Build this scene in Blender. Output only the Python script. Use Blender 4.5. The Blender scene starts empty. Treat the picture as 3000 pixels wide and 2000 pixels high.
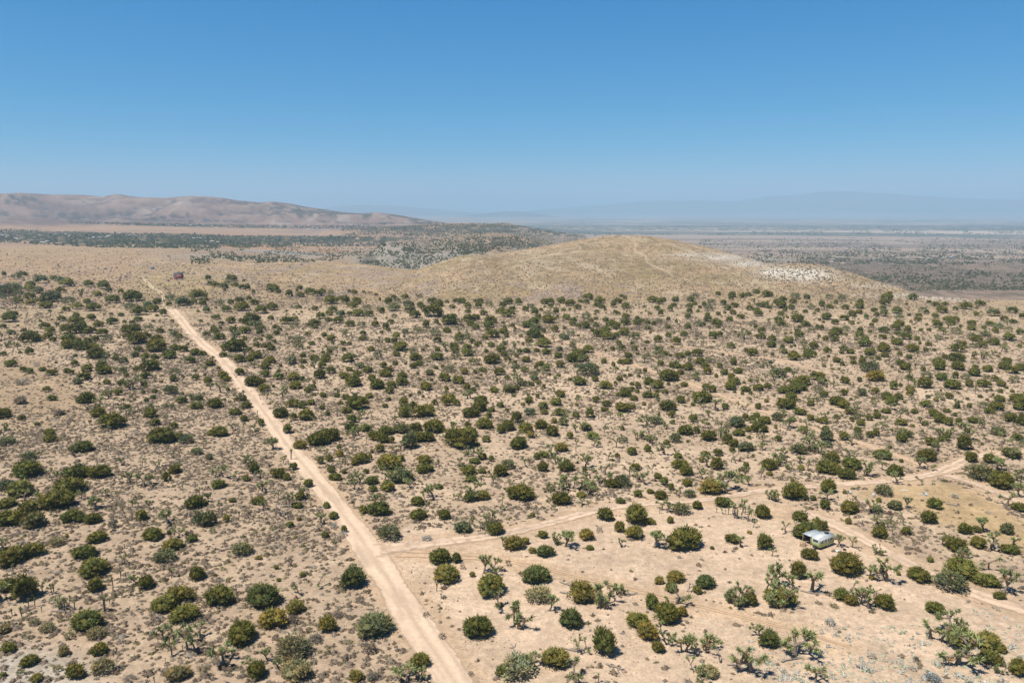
import bpy, math, random
import numpy as np
from mathutils import Vector, Matrix, Euler
C = bpy.context.scene.collection
sc = bpy.context.scene
R = math.radians
rng = np.random.default_rng(11)
random.seed(5)

# ---------------------------------------------------------------- camera
F_PX, PITCH, CAM_Z = 2332.0, R(9.4), 90.0          # focal length in pixels of the 3000 px wide photograph
cam = bpy.data.cameras.new("camera"); co = bpy.data.objects.new("camera", cam); C.objects.link(co)
co.location = (0, 0, CAM_Z); co.rotation_euler = (R(90) - PITCH, 0, 0)
cam.sensor_width = 36.0; cam.lens = F_PX / 3000.0 * 36.0
cam.clip_start = 1.0; cam.clip_end = 200000.0
sc.camera = co

# ---------------------------------------------------------------- sky, sun, exposure
SUN_EL, SUN_AZ = R(64), R(243)                      # azimuth clockwise from +Y: behind the camera on the left
w = bpy.data.worlds.new("World"); sc.world = w; w.use_nodes = True
nt = w.node_tree; bg = nt.nodes["Background"]
sky = nt.nodes.new("ShaderNodeTexSky"); sky.sky_type = 'NISHITA'; sky.sun_disc = False
sky.sun_elevation = SUN_EL; sky.sun_rotation = SUN_AZ
sky.altitude = 1100; sky.air_density = 0.6; sky.dust_density = 0.2; sky.ozone_density = 10.0
# sky graded per channel, then dimmed overhead, above the frame, to weaken ambient light
sep_ = nt.nodes.new("ShaderNodeSeparateColor"); cmb_ = nt.nodes.new("ShaderNodeCombineColor"); nt.links.new(sky.outputs[0], sep_.inputs[0])
for i_, (p_, k_) in enumerate(((2.2, 7.0), (0.8, 0.96), (0.42, 0.76))):
    m0 = nt.nodes.new("ShaderNodeMath"); m0.operation = 'MULTIPLY'; m0.inputs[1].default_value = 0.075; nt.links.new(sep_.outputs[i_], m0.inputs[0])
    m1 = nt.nodes.new("ShaderNodeMath"); m1.operation = 'POWER'; m1.inputs[1].default_value = p_; nt.links.new(m0.outputs[0], m1.inputs[0])
    m2 = nt.nodes.new("ShaderNodeMath"); m2.operation = 'MULTIPLY'; m2.inputs[1].default_value = k_ / 0.14; nt.links.new(m1.outputs[0], m2.inputs[0]); nt.links.new(m2.outputs[0], cmb_.inputs[i_])
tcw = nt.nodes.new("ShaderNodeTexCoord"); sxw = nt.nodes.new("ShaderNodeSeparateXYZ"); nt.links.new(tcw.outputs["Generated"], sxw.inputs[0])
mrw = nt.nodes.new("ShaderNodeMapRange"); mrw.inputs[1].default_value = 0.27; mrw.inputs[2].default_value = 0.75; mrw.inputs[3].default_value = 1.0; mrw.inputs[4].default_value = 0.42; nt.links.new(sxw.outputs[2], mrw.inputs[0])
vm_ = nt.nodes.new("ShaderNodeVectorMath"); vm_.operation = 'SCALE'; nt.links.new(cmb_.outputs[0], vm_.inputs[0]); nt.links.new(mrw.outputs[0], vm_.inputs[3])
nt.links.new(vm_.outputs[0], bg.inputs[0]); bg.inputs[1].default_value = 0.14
sun = bpy.data.lights.new("sun", 'SUN'); sun.energy = 4.9; sun.angle = R(0.53); sun.color = (1.0, 0.925, 0.82)
so = bpy.data.objects.new("sun", sun); C.objects.link(so)
sdir = Vector((math.sin(SUN_AZ) * math.cos(SUN_EL), math.cos(SUN_AZ) * math.cos(SUN_EL), math.sin(SUN_EL)))
so.rotation_euler = sdir.to_track_quat('Z', 'Y').to_euler(); so.location = (-200, -100, 400)
sc.view_settings.view_transform = 'Standard'; sc.view_settings.look = 'None'
sc.view_settings.exposure = 0.42; sc.view_settings.gamma = 1.0
sc.cycles.max_bounces = 6; sc.cycles.volume_bounces = 1; sc.cycles.use_denoising = True
sc.cycles.transparent_max_bounces = 8

HAZE = 7.2e-5
# ---- what stands where: per 600x400 survey sheet (corner), entries "x y w h tone" in 1/10 sheet units
JUN = {
(0,1600): "38 14 29 17 g,12 25 40 20 g,97 16 28 16 d,108 37 37 23 g,9 54 24 19 g,30 64 31 33 d,110 54 20 18 d,168 51 19 19 d,227 40 21 17 d,206 69 36 24 g,187 78 30 19 g,213 89 34 22 g,101 99 38 26 g,111 108 24 15 y,115 127 21 17 g,74 127 15 13 y,120 149 31 20 y,87 154 23 20 g,34 139 22 13 d,43 157 17 12 o,24 149 12 10 G,4 151 9 8 g,10 124 20 14 g,190 21 29 18 G,40 92 15 10 y,205 157 30 17 y,67 145 14 10 y,5 101 18 10 y,150 158 24 12 X,55 100 20 12 y,80 108 16 9 y",
(600,1600): "43 13 28 15 G,62 16 10 5 o,82 27 7 7 g,112 36 9 8 g,85 41 6 6 g,12 35 4 6 o,17 71 33 27 g,68 73 44 29 k,104 79 23 18 o,79 97 33 27 o,170 51 35 28 k,141 101 23 23 o,194 108 46 31 G,43 115 40 29 d,103 134 46 29 y,60 155 27 24 d,106 158 40 26 y,127 113 18 14 b,190 125 19 17 b,174 157 19 15 o,194 156 18 13 b,6 91 15 18 X,101 91 16 14 b,152 84 16 10 b",
(1200,1600): "35 23 27 21 d,54 20 13 14 d,42 44 34 23 o,72 36 8 8 o,93 60 38 29 g,145 45 35 22 k,148 68 35 23 Y,198 68 37 28 o,185 96 32 24 k,223 128 30 37 g,78 109 37 29 d,12 142 24 20 g,119 6 25 19 o,141 9 11 9 o,156 14 24 16 k,207 5 11 6 d,168 143 32 27 o,107 151 17 16 g,125 157 48 18 Y,105 70 7 7 o,113 24 9 11 b,61 27 9 8 b,106 30 9 9 b,37 108 12 10 b,19 82 11 8 b,70 150 9 8 b,133 -1 11 11 o",
(1800,1600): "112 4 6 5 d,224 17 21 16 d,211 39 21 22 d,51 45 13 12 o,70 43 23 15 o,65 54 16 14 d,104 50 26 17 k,95 56 13 12 d,43 75 18 26 g,60 91 32 27 d,77 82 14 14 o,27 96 29 20 g,38 111 27 24 o,50 124 17 16 g,155 70 18 19 d,191 71 36 22 g,177 119 30 23 k,108 154 26 18 Y",
(2400,1600): "30 36 39 29 g,60 39 9 7 o,91 34 6 6 o,114 43 29 20 d,127 19 9 8 g,162 38 40 21 g,150 55 42 24 G,191 48 28 18 g,206 62 15 11 d,217 10 21 14 d,25 64 20 17 g,35 69 17 15 o,74 75 26 22 d,132 79 22 16 d,162 118 32 26 d,192 120 33 21 o,195 138 29 20 g,209 124 13 13 g,228 151 23 23 d,4 145 10 6 S,60 131 13 11 S,107 144 12 9 S,130 158 20 12 S,12 92 16 8 S,205 75 7 6 S",
(0,1200): "4 11 18 12 d,25 12 9 6 d,43 19 7 5 d,113 9 18 9 g,173 10 16 11 g,130 23 30 12 d,58 38 15 10 d,57 30 14 8 d,9 42 19 9 G,178 19 15 9 d,200 22 10 8 d,186 40 32 13 d,205 35 13 9 g,214 40 17 12 G,95 50 23 13 d,226 53 16 10 G,33 59 18 9 G,32 79 35 17 d,88 81 30 18 d,115 80 27 15 d,201 74 15 11 d,191 83 12 13 d,7 94 22 15 G,24 101 33 18 g,80 100 38 15 g,66 116 40 18 g,7 114 22 12 g,33 120 25 17 g,12 135 34 22 d,40 137 28 22 G,84 131 28 17 d,107 132 20 14 d,131 137 12 16 b,163 128 15 14 g,156 103 14 9 b,224 115 24 17 d,230 135 18 20 G,176 151 24 16 d,194 144 6 7 d,77 147 5 5 o,112 154 24 13 d,66 158 20 10 y,199 163 24 15 g,221 153 14 11 d,120 37 9 7 b,69 7 11 7 X",
(600,1200): "35 7 14 8 d,45 14 10 8 d,65 19 9 9 d,87 10 18 12 d,102 13 9 10 g,117 13 21 12 g,141 7 8 6 d,163 5 13 6 d,230 10 15 13 g,95 28 13 12 d,17 32 20 12 g,7 30 10 7 g,169 16 13 11 d,169 27 16 12 d,185 26 14 10 g,130 43 26 17 d,145 37 25 16 d,110 46 15 11 o,194 36 14 12 g,208 30 18 11 d,205 39 15 11 d,215 39 8 10 g,225 28 19 11 G,235 46 20 20 G,201 50 13 12 g,192 50 5 6 g,154 46 6 6 d,155 55 11 9 o,143 60 10 9 g,133 63 10 10 d,145 73 11 10 d,180 63 18 14 g,190 58 7 8 g,172 65 10 9 g,207 57 11 7 g,225 60 11 9 d,212 71 31 15 g,160 74 7 6 d,150 82 16 10 d,185 74 8 7 d,192 87 16 11 d,193 95 11 9 d,225 86 30 15 G,210 95 19 14 g,57 74 15 13 d,70 67 16 9 b,102 70 12 10 d,85 80 18 14 d,94 82 12 10 d,5 58 10 8 G,47 83 10 9 d,16 91 18 11 d,119 90 13 12 d,110 105 14 12 d,107 114 14 9 d,62 110 17 11 d,32 107 9 7 d,2 110 6 9 d,140 114 11 9 g,148 127 14 11 d,98 136 12 9 d,108 128 7 6 o,160 142 9 11 d,138 148 9 10 d,5 135 20 20 G,25 130 10 11 o,15 136 9 7 b,9 143 10 8 G,200 123 26 19 d,182 120 13 12 g,212 152 32 21 G,104 148 6 4 o,148 137 10 9 S,158 147 14 8 S,132 117 9 6 S",
(1200,1200): "15 10 24 10 g,25 4 9 4 d,70 10 20 11 d,94 3 10 5 d,91 10 10 8 g,112 3 6 5 d,123 16 13 14 d,138 7 15 7 G,155 6 10 7 d,172 8 16 9 d,191 9 10 7 d,207 10 12 12 d,224 3 10 4 d,28 28 26 15 d,7 26 15 11 d,10 38 20 12 g,20 38 18 12 d,3 46 20 14 d,58 46 41 17 d,68 33 20 8 g,66 21 8 8 d,86 23 21 13 g,105 28 13 12 d,113 25 17 12 d,151 23 17 11 d,164 31 17 13 d,133 27 19 11 g,139 33 11 9 o,166 16 8 7 o,176 19 13 11 G,202 25 15 10 d,184 34 10 9 d,210 35 16 10 g,88 38 12 9 g,125 46 23 14 d,174 49 17 11 o,146 58 9 9 d,154 56 14 9 g,161 60 5 6 b,153 72 14 13 d,180 72 19 12 d,201 73 7 9 d,84 58 12 9 g,94 60 7 8 d,75 63 14 8 g,17 63 18 10 o,17 74 20 13 d,68 76 19 13 g,83 74 10 8 g,71 84 16 9 d,113 69 20 12 G,104 78 21 15 d,91 73 4 4 g,127 106 33 20 d,33 92 12 8 d,69 107 15 14 d,84 105 17 13 o,9 111 18 12 d,10 128 22 15 d,40 127 17 14 d,62 143 22 16 G,98 145 23 17 d,141 124 8 7 g,177 84 11 10 d,158 92 4 5 d,205 95 23 16 G,197 102 13 9 g,174 111 24 17 d,234 91 20 13 d,225 129 20 17 d,153 149 13 12 d,203 151 20 15 o,218 142 10 9 b,20 152 14 5 S",
(1800,1200): "10 4 20 6 d,65 10 8 9 d,67 5 7 5 d,51 8 4 5 d,48 18 17 11 G,67 17 6 6 d,90 15 11 10 d,9 24 6 6 d,141 21 21 11 G,130 22 9 8 G,150 13 9 9 d,158 16 10 10 d,163 9 10 6 d,172 17 16 10 d,187 14 15 11 G,213 7 15 8 d,225 13 10 8 d,234 15 9 6 d,205 14 9 6,166 27 19 10 d,154 26 10 7,82 30 20 10 d,94 28 9 9 d,108 37 20 13 d,143 31 15 9 d,130 41 14 13 d,137 44 14 11,135 49 9 7,155 34 5 5,188 37 10 8,185 22 5 5 o,217 28 12 10 d,10 39 12 10 G,70 39 15 12 G,60 41 9 7,20 53 14 11 d,38 49 10 9,3 56 7 7,84 38 4 4,73 57 12 8,151 49 19 12 G,119 54 13 10 d,104 54 12 7 g,100 61 8 8 o,117 70 15 16 d,126 69 10 13 b,159 55 4 5,211 52 19 13 G,177 70 19 14 d,192 61 14 10 G,214 70 10 7 o,151 68 8 9 d,144 71 6 5 o,146 80 10 7 d,178 76 8 6 o,24 71 12 11 d,75 69 20 12 d,82 77 17 14 d,83 89 13 11 d,50 80 13 8 d,57 88 12 12 d,65 93 9 10,9 91 21 18 G,2 92 10 9 d,27 101 13 10 d,41 97 10 7,53 104 17 12 d,86 102 15 12 G,110 99 31 17 o,123 113 19 15 d,204 83 6 5 g,206 105 31 22 d,228 105 9 8 d,76 122 23 17 G,95 115 15 11 d,170 126 22 17 d,7 109 14 9,64 131 10 10 d,25 134 30 26 g,40 133 15 10 g,6 142 13 17 g,23 150 22 18 g,80 164 44 30 g,136 155 19 13 d,172 162 24 20 d,155 143 7 5 o,213 130 20 15 d,232 135 12 13 g,220 151 35 18 d",
(2400,1200): "35 6 14 7 d,45 13 14 10 G,37 14 6 8,47 19 11 8 d,65 3 6 4,66 11 10 9 d,57 13 9 8 d,77 5 11 6,97 5 12 7 G,109 5 10 6,5 17 11 9 d,20 11 9 5,7 27 10 9 d,8 37 15 15 G,8 44 13 9 G,28 36 13 12 d,44 35 11 11 G,44 27 10 8 d,58 33 10 9 d,65 31 9 10 d,94 19 15 9 g,98 33 18 11 G,94 38 15 11 d,107 20 6 4 o,121 19 9 6 d,131 9 14 10 d,138 16 15 12 d,148 19 12 11 d,146 4 9 5,156 8 6 5,160 15 9 6,176 16 12 8,185 16 11 8 G,195 5 12 7 d,205 2 9 4,170 27 8 7,145 36 11 11 d,127 42 12 11 d,133 44 9 11 d,139 37 8 6,160 35 14 7 b,166 47 18 17 d,187 41 4 4 d,206 31 16 11 G,219 15 14 12 d,233 19 14 14 d,227 36 13 9 d,233 44 10 10 G,220 56 21 11 d,174 61 17 13 d,195 62 17 12 d,72 58 21 12 g,81 45 6 5 o,123 60 23 15 d,94 61 6 5,14 62 17 14 d,37 69 24 14 d,10 75 28 14 d,31 81 21 14 d,87 77 20 14 d,10 97 20 18 d,184 83 34 19 G,208 91 34 18 d,215 76 8 5,74 100 21 15 G,6 115 14 14 d,34 120 24 16 g,48 113 13 8 b,66 120 14 12 G,68 107 8 7 o,29 97 6 6 o,87 116 18 13 G,132 115 18 15 d,125 132 22 18 d,231 118 19 12 d,69 149 19 17 d,99 145 12 13 d,33 132 9 9 o,3 140 12 17 d,167 144 17 15 d,180 142 13 10 d,215 144 16 15 G,156 164 28 19 d,182 160 20 16 g,143 143 4 3 o,155 102 10 6 S,193 120 8 5 S",
(0,800): "5 4 6 6,19 8 14 6 G,26 5 13 7 d,47 12 17 8 G,42 7 10 6 b,62 8 9 5,69 11 11 7 G,35 17 13 6 d,35 21 14 5 g,77 16 17 7 g,102 16 13 5 d,119 19 16 10 d,125 22 9 6,69 23 12 7 d,8 27 18 12 G,22 28 15 8 G,15 24 22 8 G,35 31 15 6 d,20 35 13 6 g,3 33 12 10 G,35 37 12 6 o,44 24 14 7 G,53 41 15 8 d,58 34 22 8 G,46 35 12 6,112 27 11 5 g,139 24 8 6,149 26 8 6,153 33 20 8 d,130 35 17 7 d,80 37 18 7 G,100 35 10 5,89 42 14 8 o,76 44 10 5,107 44 17 7 d,119 46 9 5 b,12 41 18 8 b,26 44 11 5 b,181 36 12 5 d,195 32 13 7 G,194 38 8 5,211 38 18 9 G,222 36 10 5,228 31 20 6 d,233 37 10 6,188 50 10 9 d,176 45 15 7 d,170 40 13 7 G,150 43 16 9 G,160 49 19 8 d,139 50 8 4,11 57 20 7 d,15 51 13 6 d,45 52 13 5 b,71 56 11 7 d,88 51 9 6 d,87 59 17 8 d,105 55 11 8 d,94 59 9 5,129 59 14 8 d,113 62 12 7 d,159 56 11 6 d,152 59 8 5 d,143 58 6 4,4 64 9 6 d,34 60 14 5 b,52 64 13 6 d,58 69 12 7 d,28 69 7 6 d,13 71 11 6 G,75 70 14 11 d,90 70 22 9 d,103 70 15 8 d,118 73 16 8 d,150 72 22 10 d,145 76 9 6,158 82 24 10 g,168 75 11 7 d,172 67 14 8 G,184 69 10 6 d,176 69 9 6,35 80 21 9 d,56 75 12 6,61 79 10 5,48 77 9 4 o,78 79 16 8 d,90 79 8 5,101 80 10 6 d,110 79 9 7,124 81 16 7 G,79 87 18 9 g,94 89 18 9 d,107 88 14 7 g,180 79 14 7 d,159 91 11 7 d,180 91 24 9 g,211 91 13 8 d,201 89 12 5,202 81 9 5 G,200 73 10 7 G,206 75 9 6,34 94 11 8 d,111 99 20 11 d,122 99 12 9 G,118 103 10 5 G,133 101 9 6 d,142 103 11 7 d,155 97 12 5 G,167 98 10 6,177 99 10 6 d,194 99 17 6 d,200 93 5 4,224 95 13 8 d,219 104 13 8 d,232 95 10 5,4 95 8 5,13 108 14 8 d,86 107 9 7 d,27 114 8 7,34 116 10 7 d,49 113 9 5,60 118 13 7 d,54 122 10 4 b,77 115 9 6,82 117 9 6,100 114 14 7 d,117 110 13 9 d,119 117 19 9 d,97 124 17 9 d,89 128 12 6 G,123 128 10 5 d,140 129 11 7 d,147 132 9 7 d,165 102 6 4,157 113 8 6 d,173 113 22 9 d,167 122 12 9 d,166 130 8 5,167 132 5 4,201 118 15 8 G,199 125 10 8,225 123 9 7,178 138 8 5,196 140 17 11 G,176 145 9 5,168 148 7 5,54 137 9 7 d,60 147 11 7 d,136 141 11 8 d,125 142 8 6,100 150 20 9 d,91 150 9 7,112 156 8 5,209 150 14 8 d,229 147 10 7,225 157 15 7 d,146 156 9 6,189 155 9 5 G,25 130 24 12 X,24 151 15 9 X,42 107 8 5 S",
(600,800): "4 8 8 6 d,6 14 6 5,12 16 10 6 d,26 14 9 6 G,31 10 14 5 d,35 16 9 5 d,22 18 11 5,23 21 4 4,45 10 4 3,43 19 10 6 d,49 20 9 7 d,56 24 5 6,64 19 9 5 b,74 16 7 4,79 22 15 8 d,85 24 7 5,97 27 9 8 d,109 19 8 5,106 22 4 4,110 28 11 5 d,121 25 14 7 g,130 27 14 8 d,135 24 10 6,145 26 9 7 G,137 19 8 3 b,166 23 5 4,172 25 8 6,183 23 4 3,197 26 5 3,191 25 7 5 b,145 36 17 5 d,131 33 10 5 b,157 32 9 6,162 36 10 10 d,174 34 11 6 d,176 36 8 5,170 40 12 5 d,201 32 4 4,211 36 10 8 d,217 30 8 5 d,230 30 10 6 d,221 35 11 5 G,233 38 12 6 G,2 33 5 5,7 33 8 4 b,30 36 9 6 d,40 35 13 7 d,51 32 8 6 d,57 37 12 6 d,17 38 13 7 G,25 45 13 7 d,43 44 18 7 d,65 47 17 6 d,78 43 15 7 d,89 41 8 5 b,108 41 8 4 d,127 43 9 5 d,2 46 10 8 G,13 54 11 6,19 60 8 5,30 58 14 6 g,42 57 8 5,54 60 22 8 d,58 65 19 8 G,46 70 14 8 d,33 68 12 6,65 66 9 6 d,63 70 9 5,36 74 12 6 G,11 69 11 5,18 65 5 4 d,10 64 7 4,1 73 7 6,17 77 14 6 d,46 78 7 5,74 77 9 6 d,80 81 6 5,82 71 9 5 d,81 64 8 5,86 67 7 5,94 59 16 9 d,103 56 11 5 g,104 63 12 6 G,76 54 9 4,126 61 14 7 d,119 61 6 4,127 64 8 3,133 53 13 8 d,143 49 10 5 g,147 45 12 7 d,156 51 14 7 G,142 56 9 5,153 58 13 5,166 49 8 5,176 50 15 8 g,186 44 13 8 G,189 50 12 5 d,167 62 13 5 d,180 63 13 7 G,196 62 11 7 d,203 46 10 7 d,217 44 16 7 G,235 46 14 9 G,218 52 9 5 G,208 64 9 7 d,214 58 9 5,211 67 6 4,203 70 6 4,230 70 10 5 G,220 76 10 8 g,210 80 8 6,218 81 9 7 d,225 84 6 4,225 90 18 7 d,182 72 9 6 d,181 78 9 6 d,137 73 8 5,145 78 12 7 g,118 72 8 4 d,117 76 10 5 b,147 82 5 4,107 89 15 10 G,107 80 14 6 G,123 83 8 5,159 83 8 5,166 83 7 4,33 82 8 8,36 91 24 13 d,25 89 14 7 g,51 91 9 6 d,42 82 8 5,60 86 8 6,69 86 9 5,77 89 11 6 d,74 83 5 4,21 97 10 6,40 103 13 9 d,51 102 11 6 d,59 99 15 9 d,75 104 13 7 d,70 111 15 9 d,87 108 5 4,69 120 13 9 d,67 126 7 5,85 123 14 8 d,85 114 6 4,40 118 12 9 d,6 107 12 7 d,16 112 6 5 d,21 122 14 10 d,25 125 11 7,4 129 12 10 d,56 131 19 9 d,68 137 15 9 d,12 156 18 11 d,48 156 14 7 d,44 147 11 5,102 124 16 7 o,112 124 8 6,104 134 16 9 g,118 138 9 7 d,124 135 10 7 d,101 155 17 9 d,112 156 13 9 d,122 152 11 7,136 143 10 6 d,152 143 8 6 d,162 146 11 7 d,170 131 20 12 d,160 122 14 8 d,132 122 15 11 d,145 116 12 9 d,135 110 11 8,123 108 5 5,126 101 12 7 d,139 98 10 5,138 103 12 7,113 97 9 5,100 105 14 9 G,113 104 9 5,144 94 7 7,136 92 5 3,124 91 4 3,164 103 17 8 d,172 97 6 4,160 90 5 5,191 90 9 6 d,199 100 12 11 G,220 96 11 5,205 109 11 7 d,211 114 11 5,207 120 15 8 d,219 106 8 5,192 124 12 7 d,175 119 12 7,187 115 13 8 d,178 110 12 7 G,166 113 9 5,198 134 18 10 d,227 121 12 7 d,226 130 15 10 d,214 133 13 9 d,212 139 12 8 d,211 147 7 5,228 153 13 10,189 144 10 6 d,181 151 15 9 d,175 158 26 9 d,207 155 9 5,135 157 8 6",
(1200,800): "11 29 9 5 G,3 39 6 6 d,12 39 9 6 d,15 42 9 6 d,24 35 10 6 d,28 33 6 5,33 39 14 6 d,43 35 6 4,49 41 8 5 G,53 34 8 5,60 35 11 5 d,67 41 10 7 d,67 46 8 4,75 34 5 4,81 35 9 6,79 41 9 8 d,91 39 11 7 G,107 40 10 7 d,113 36 13 7 d,125 37 9 8,118 44 10 6,105 47 12 7 d,113 51 16 6 d,85 49 11 6 d,139 44 11 9 G,133 44 9 6 d,144 49 10 9 d,148 53 9 6,151 44 6 4,155 36 11 6,161 36 11 7 d,162 40 8 5,174 35 12 6 d,170 40 8 5 b,168 48 8 9 d,170 53 5 5,159 50 13 7 G,156 54 9 5,160 58 16 7 d,177 44 6 4,184 38 13 5 d,193 42 10 6 d,196 34 7 4,203 36 8 6,205 31 13 6 d,218 35 13 7 d,215 39 9 4,221 41 9 5,215 46 6 4,234 40 8 8,235 35 6 4,236 47 5 5,27 51 24 8 d,6 52 14 9 d,2 48 10 6 G,45 50 4 3,51 53 9 6 d,46 60 20 9 d,68 56 15 8 d,76 54 12 6,70 61 11 7 d,76 65 11 6 d,93 58 15 7 d,107 58 5 3,118 62 7 4,109 64 6 4,91 63 14 6,90 68 8 6 d,121 65 5 3,135 63 14 7 d,143 59 13 8 d,145 66 14 7 G,154 69 6 6,143 75 17 10 d,152 75 6 5,167 68 10 8 d,178 65 5 4,180 54 10 7 g,188 56 8 5,187 61 9 6,193 63 6 5,201 64 13 8 d,203 53 13 8 G,208 57 8 5,214 54 6 4,225 56 9 4 d,231 61 12 6,235 65 8 6,214 62 8 5,210 68 6 5,225 69 14 7 d,217 74 14 9 d,228 77 16 7 d,235 76 8 6,9 70 14 7 G,19 63 9 9 d,31 58 7 5,34 60 4 3,43 69 11 6 d,30 73 15 6 G,20 75 6 4 b,32 80 12 5 d,57 77 13 8 d,65 77 13 7 G,72 81 8 6 d,57 82 13 7 G,51 88 12 8,52 92 11 7 d,77 85 7 5,80 82 7 4,94 85 10 5 d,109 83 7 5,87 77 9 5,96 75 17 7 d,108 70 12 6 d,111 74 8 6,137 80 10 4 d,130 83 4 4,154 86 19 8 g,178 77 12 7 G,175 75 8 6,185 73 12 7 G,146 91 8 5,172 90 10 6 G,157 94 12 7 d,171 98 11 7 d,105 91 12 8 d,134 92 10 6 d,66 96 15 9 d,66 88 11 6 d,20 85 5 3,32 90 8 5,15 90 5 4,3 93 9 7 G,7 101 15 8 d,32 101 16 9 d,43 99 3 3,53 100 14 7 G,88 92 6 5,108 96 10 6,116 95 13 7 G,112 100 8 4,126 94 8 7,123 97 6 4,134 103 12 7 d,94 105 19 10 d,74 107 16 6 G,122 110 10 6 G,121 104 5 4,132 114 11 6 d,120 114 5 4,145 110 6 5,150 107 9 6,157 113 11 9 g,148 114 5 4,142 121 10 9 G,143 124 10 7 G,173 109 12 8 d,188 103 18 9 d,200 102 12 8 d,197 96 13 9 d,205 92 15 8 d,190 91 8 5,233 89 7 5,223 104 8 6,215 110 6 4,234 108 6 6,184 124 6 4,205 119 26 9 G,213 125 10 7,195 130 18 7 d,225 134 16 9 g,187 86 9 7 G,5 110 11 7 d,11 107 11 6 d,38 109 5 4,23 118 12 7 G,46 115 15 8 G,40 125 15 10 d,56 128 16 10 d,63 117 10 8 o,75 116 6 5 d,84 114 10 6 g,103 118 15 9 d,112 123 8 6 g,100 125 4 4,19 135 16 10 d,66 135 10 8 d,73 138 9 7 d,97 138 12 7 g,114 138 15 9 d,123 135 10 6,140 130 8 5 g,148 128 8 5 d,154 133 5 7 d,45 149 17 10 o,43 153 11 9,54 153 10 8 d,29 152 8 7,82 151 17 9 d,80 160 20 9 d,104 155 10 7 d,137 150 11 8 d,147 144 6 6,173 143 13 8 d,168 153 16 8 g,214 149 10 8 d,226 154 13 7 d,153 157 15 8 d,21 159 14 7 g,4 157 10 10 d",
(1800,800): "8 28 6 4,12 31 6 5 d,4 35 11 6 d,13 41 11 7 d,44 34 13 7 d,52 36 11 7 d,57 33 6 5,70 33 10 5,49 43 8 6 d,68 39 8 5 d,64 44 8 7,92 30 12 7 G,87 33 10 5,86 40 9 5,92 37 7 4,103 38 7 5,98 41 5 4,111 37 11 7 G,119 26 7 5,135 28 11 6 d,134 31 8 5,125 37 9 6 d,147 29 9 6 d,154 27 8 5,163 24 9 3,175 28 13 4,193 32 9 5,207 31 14 6 G,221 30 9 5,186 35 9 5,191 41 16 7 d,203 42 9 6,205 35 10 5,191 49 9 5 d,196 45 6 5,172 40 12 6,178 41 7 3,166 39 8 4,155 43 9 6 d,165 50 12 8 d,163 45 9 5,130 43 11 6,138 40 10 6,136 48 9 6 d,119 49 7 5 d,108 44 13 7 G,96 45 5 3,107 50 7 5,107 56 11 7 d,132 56 9 6 d,145 53 10 6 d,86 47 9 7 d,84 53 8 7,62 55 6 5,71 57 4 4,53 50 8 9 d,51 58 10 6 G,13 53 11 7,12 60 12 8 d,26 54 6 5,26 60 12 6 d,32 57 6 5,38 59 8 5,45 60 6 5,38 65 9 5 G,27 66 9 5 b,4 49 6 5,3 64 10 8 d,11 72 14 9 d,2 74 8 6,84 64 9 6,96 62 10 8 G,101 61 8 5,117 60 13 7 d,119 64 7 5 d,61 64 8 5 d,162 64 6 5 d,169 69 10 7 d,168 76 12 7 d,181 78 10 7 d,180 86 13 8 d,188 57 12 7 d,191 61 11 5 d,210 57 16 7 d,219 62 11 7 d,212 64 5 4,210 68 7 4,212 74 12 7 d,226 69 11 6 G,233 65 6 7 d,226 42 10 6 G,219 46 7 4,233 45 6 5,207 48 9 4 G,200 81 14 6 g,193 87 7 5,207 85 4 4,203 86 4 3,217 84 10 7 G,228 88 12 9 d,195 93 9 6 g,206 94 8 5,206 101 16 8 d,220 99 10 7 d,222 94 11 7,228 97 10 8 d,24 76 11 8 G,67 70 8 4 G,50 80 11 8 d,62 74 9 6,62 80 10 5 b,71 83 12 10 d,80 73 10 6 d,95 74 11 7 b,92 74 8 5,113 76 12 9 d,121 74 8 7 d,143 73 5 4,134 87 11 7 d,158 96 14 10 d,151 91 7 5,88 84 13 7 b,5 83 8 6 d,8 89 9 7,20 82 5 4,37 81 7 4,23 89 9 6 g,35 89 4 5,50 90 9 6,57 95 9 6 g,38 99 10 7 G,16 98 10 7 d,8 105 10 6 d,16 105 12 7 d,75 98 11 6 d,95 96 15 8 d,84 95 9 6,98 105 13 8 d,109 104 13 8 G,137 106 9 8 d,53 107 9 7,66 109 9 7,73 110 10 6 d,84 112 14 7 d,104 110 12 5,107 117 11 9 d,121 109 8 6,126 117 11 7 d,142 116 11 7 d,134 121 9 6 d,76 117 9 6,27 116 11 6 G,35 115 6 6,6 124 9 6 d,12 120 5 4,18 119 6 4,28 120 5 4,58 118 10 7,63 125 21 9 d,39 129 14 9,49 133 16 9 d,27 133 9 8 d,20 129 6 4,20 136 7 6,26 138 7 5,12 143 17 8 d,4 142 7 5,22 147 11 6 g,38 144 14 8 d,48 144 9 7,49 137 6 4,58 139 9 5 g,62 129 5 4,80 131 9 6 d,1 129 5 5,105 135 10 8 d,112 138 12 9 d,133 135 16 10 d,137 129 16 8 g,150 137 12 7 d,147 140 5 4,165 136 14 7,176 133 11 7 d,199 114 10 6 d,188 121 19 6 G,208 131 15 8 d,215 130 19 9 g,214 136 16 7 d,195 139 15 7 d,203 147 16 10 d,205 139 17 7,233 124 18 8,234 138 12 8 G,100 150 23 13 d,76 150 13 9 d,61 159 20 11 d,90 153 6 5,127 157 10 8 d,165 157 9 8 d,6 158 12 9 g,20 157 11 7 d,196 157 22 10 d,225 153 11 6 d",
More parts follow.
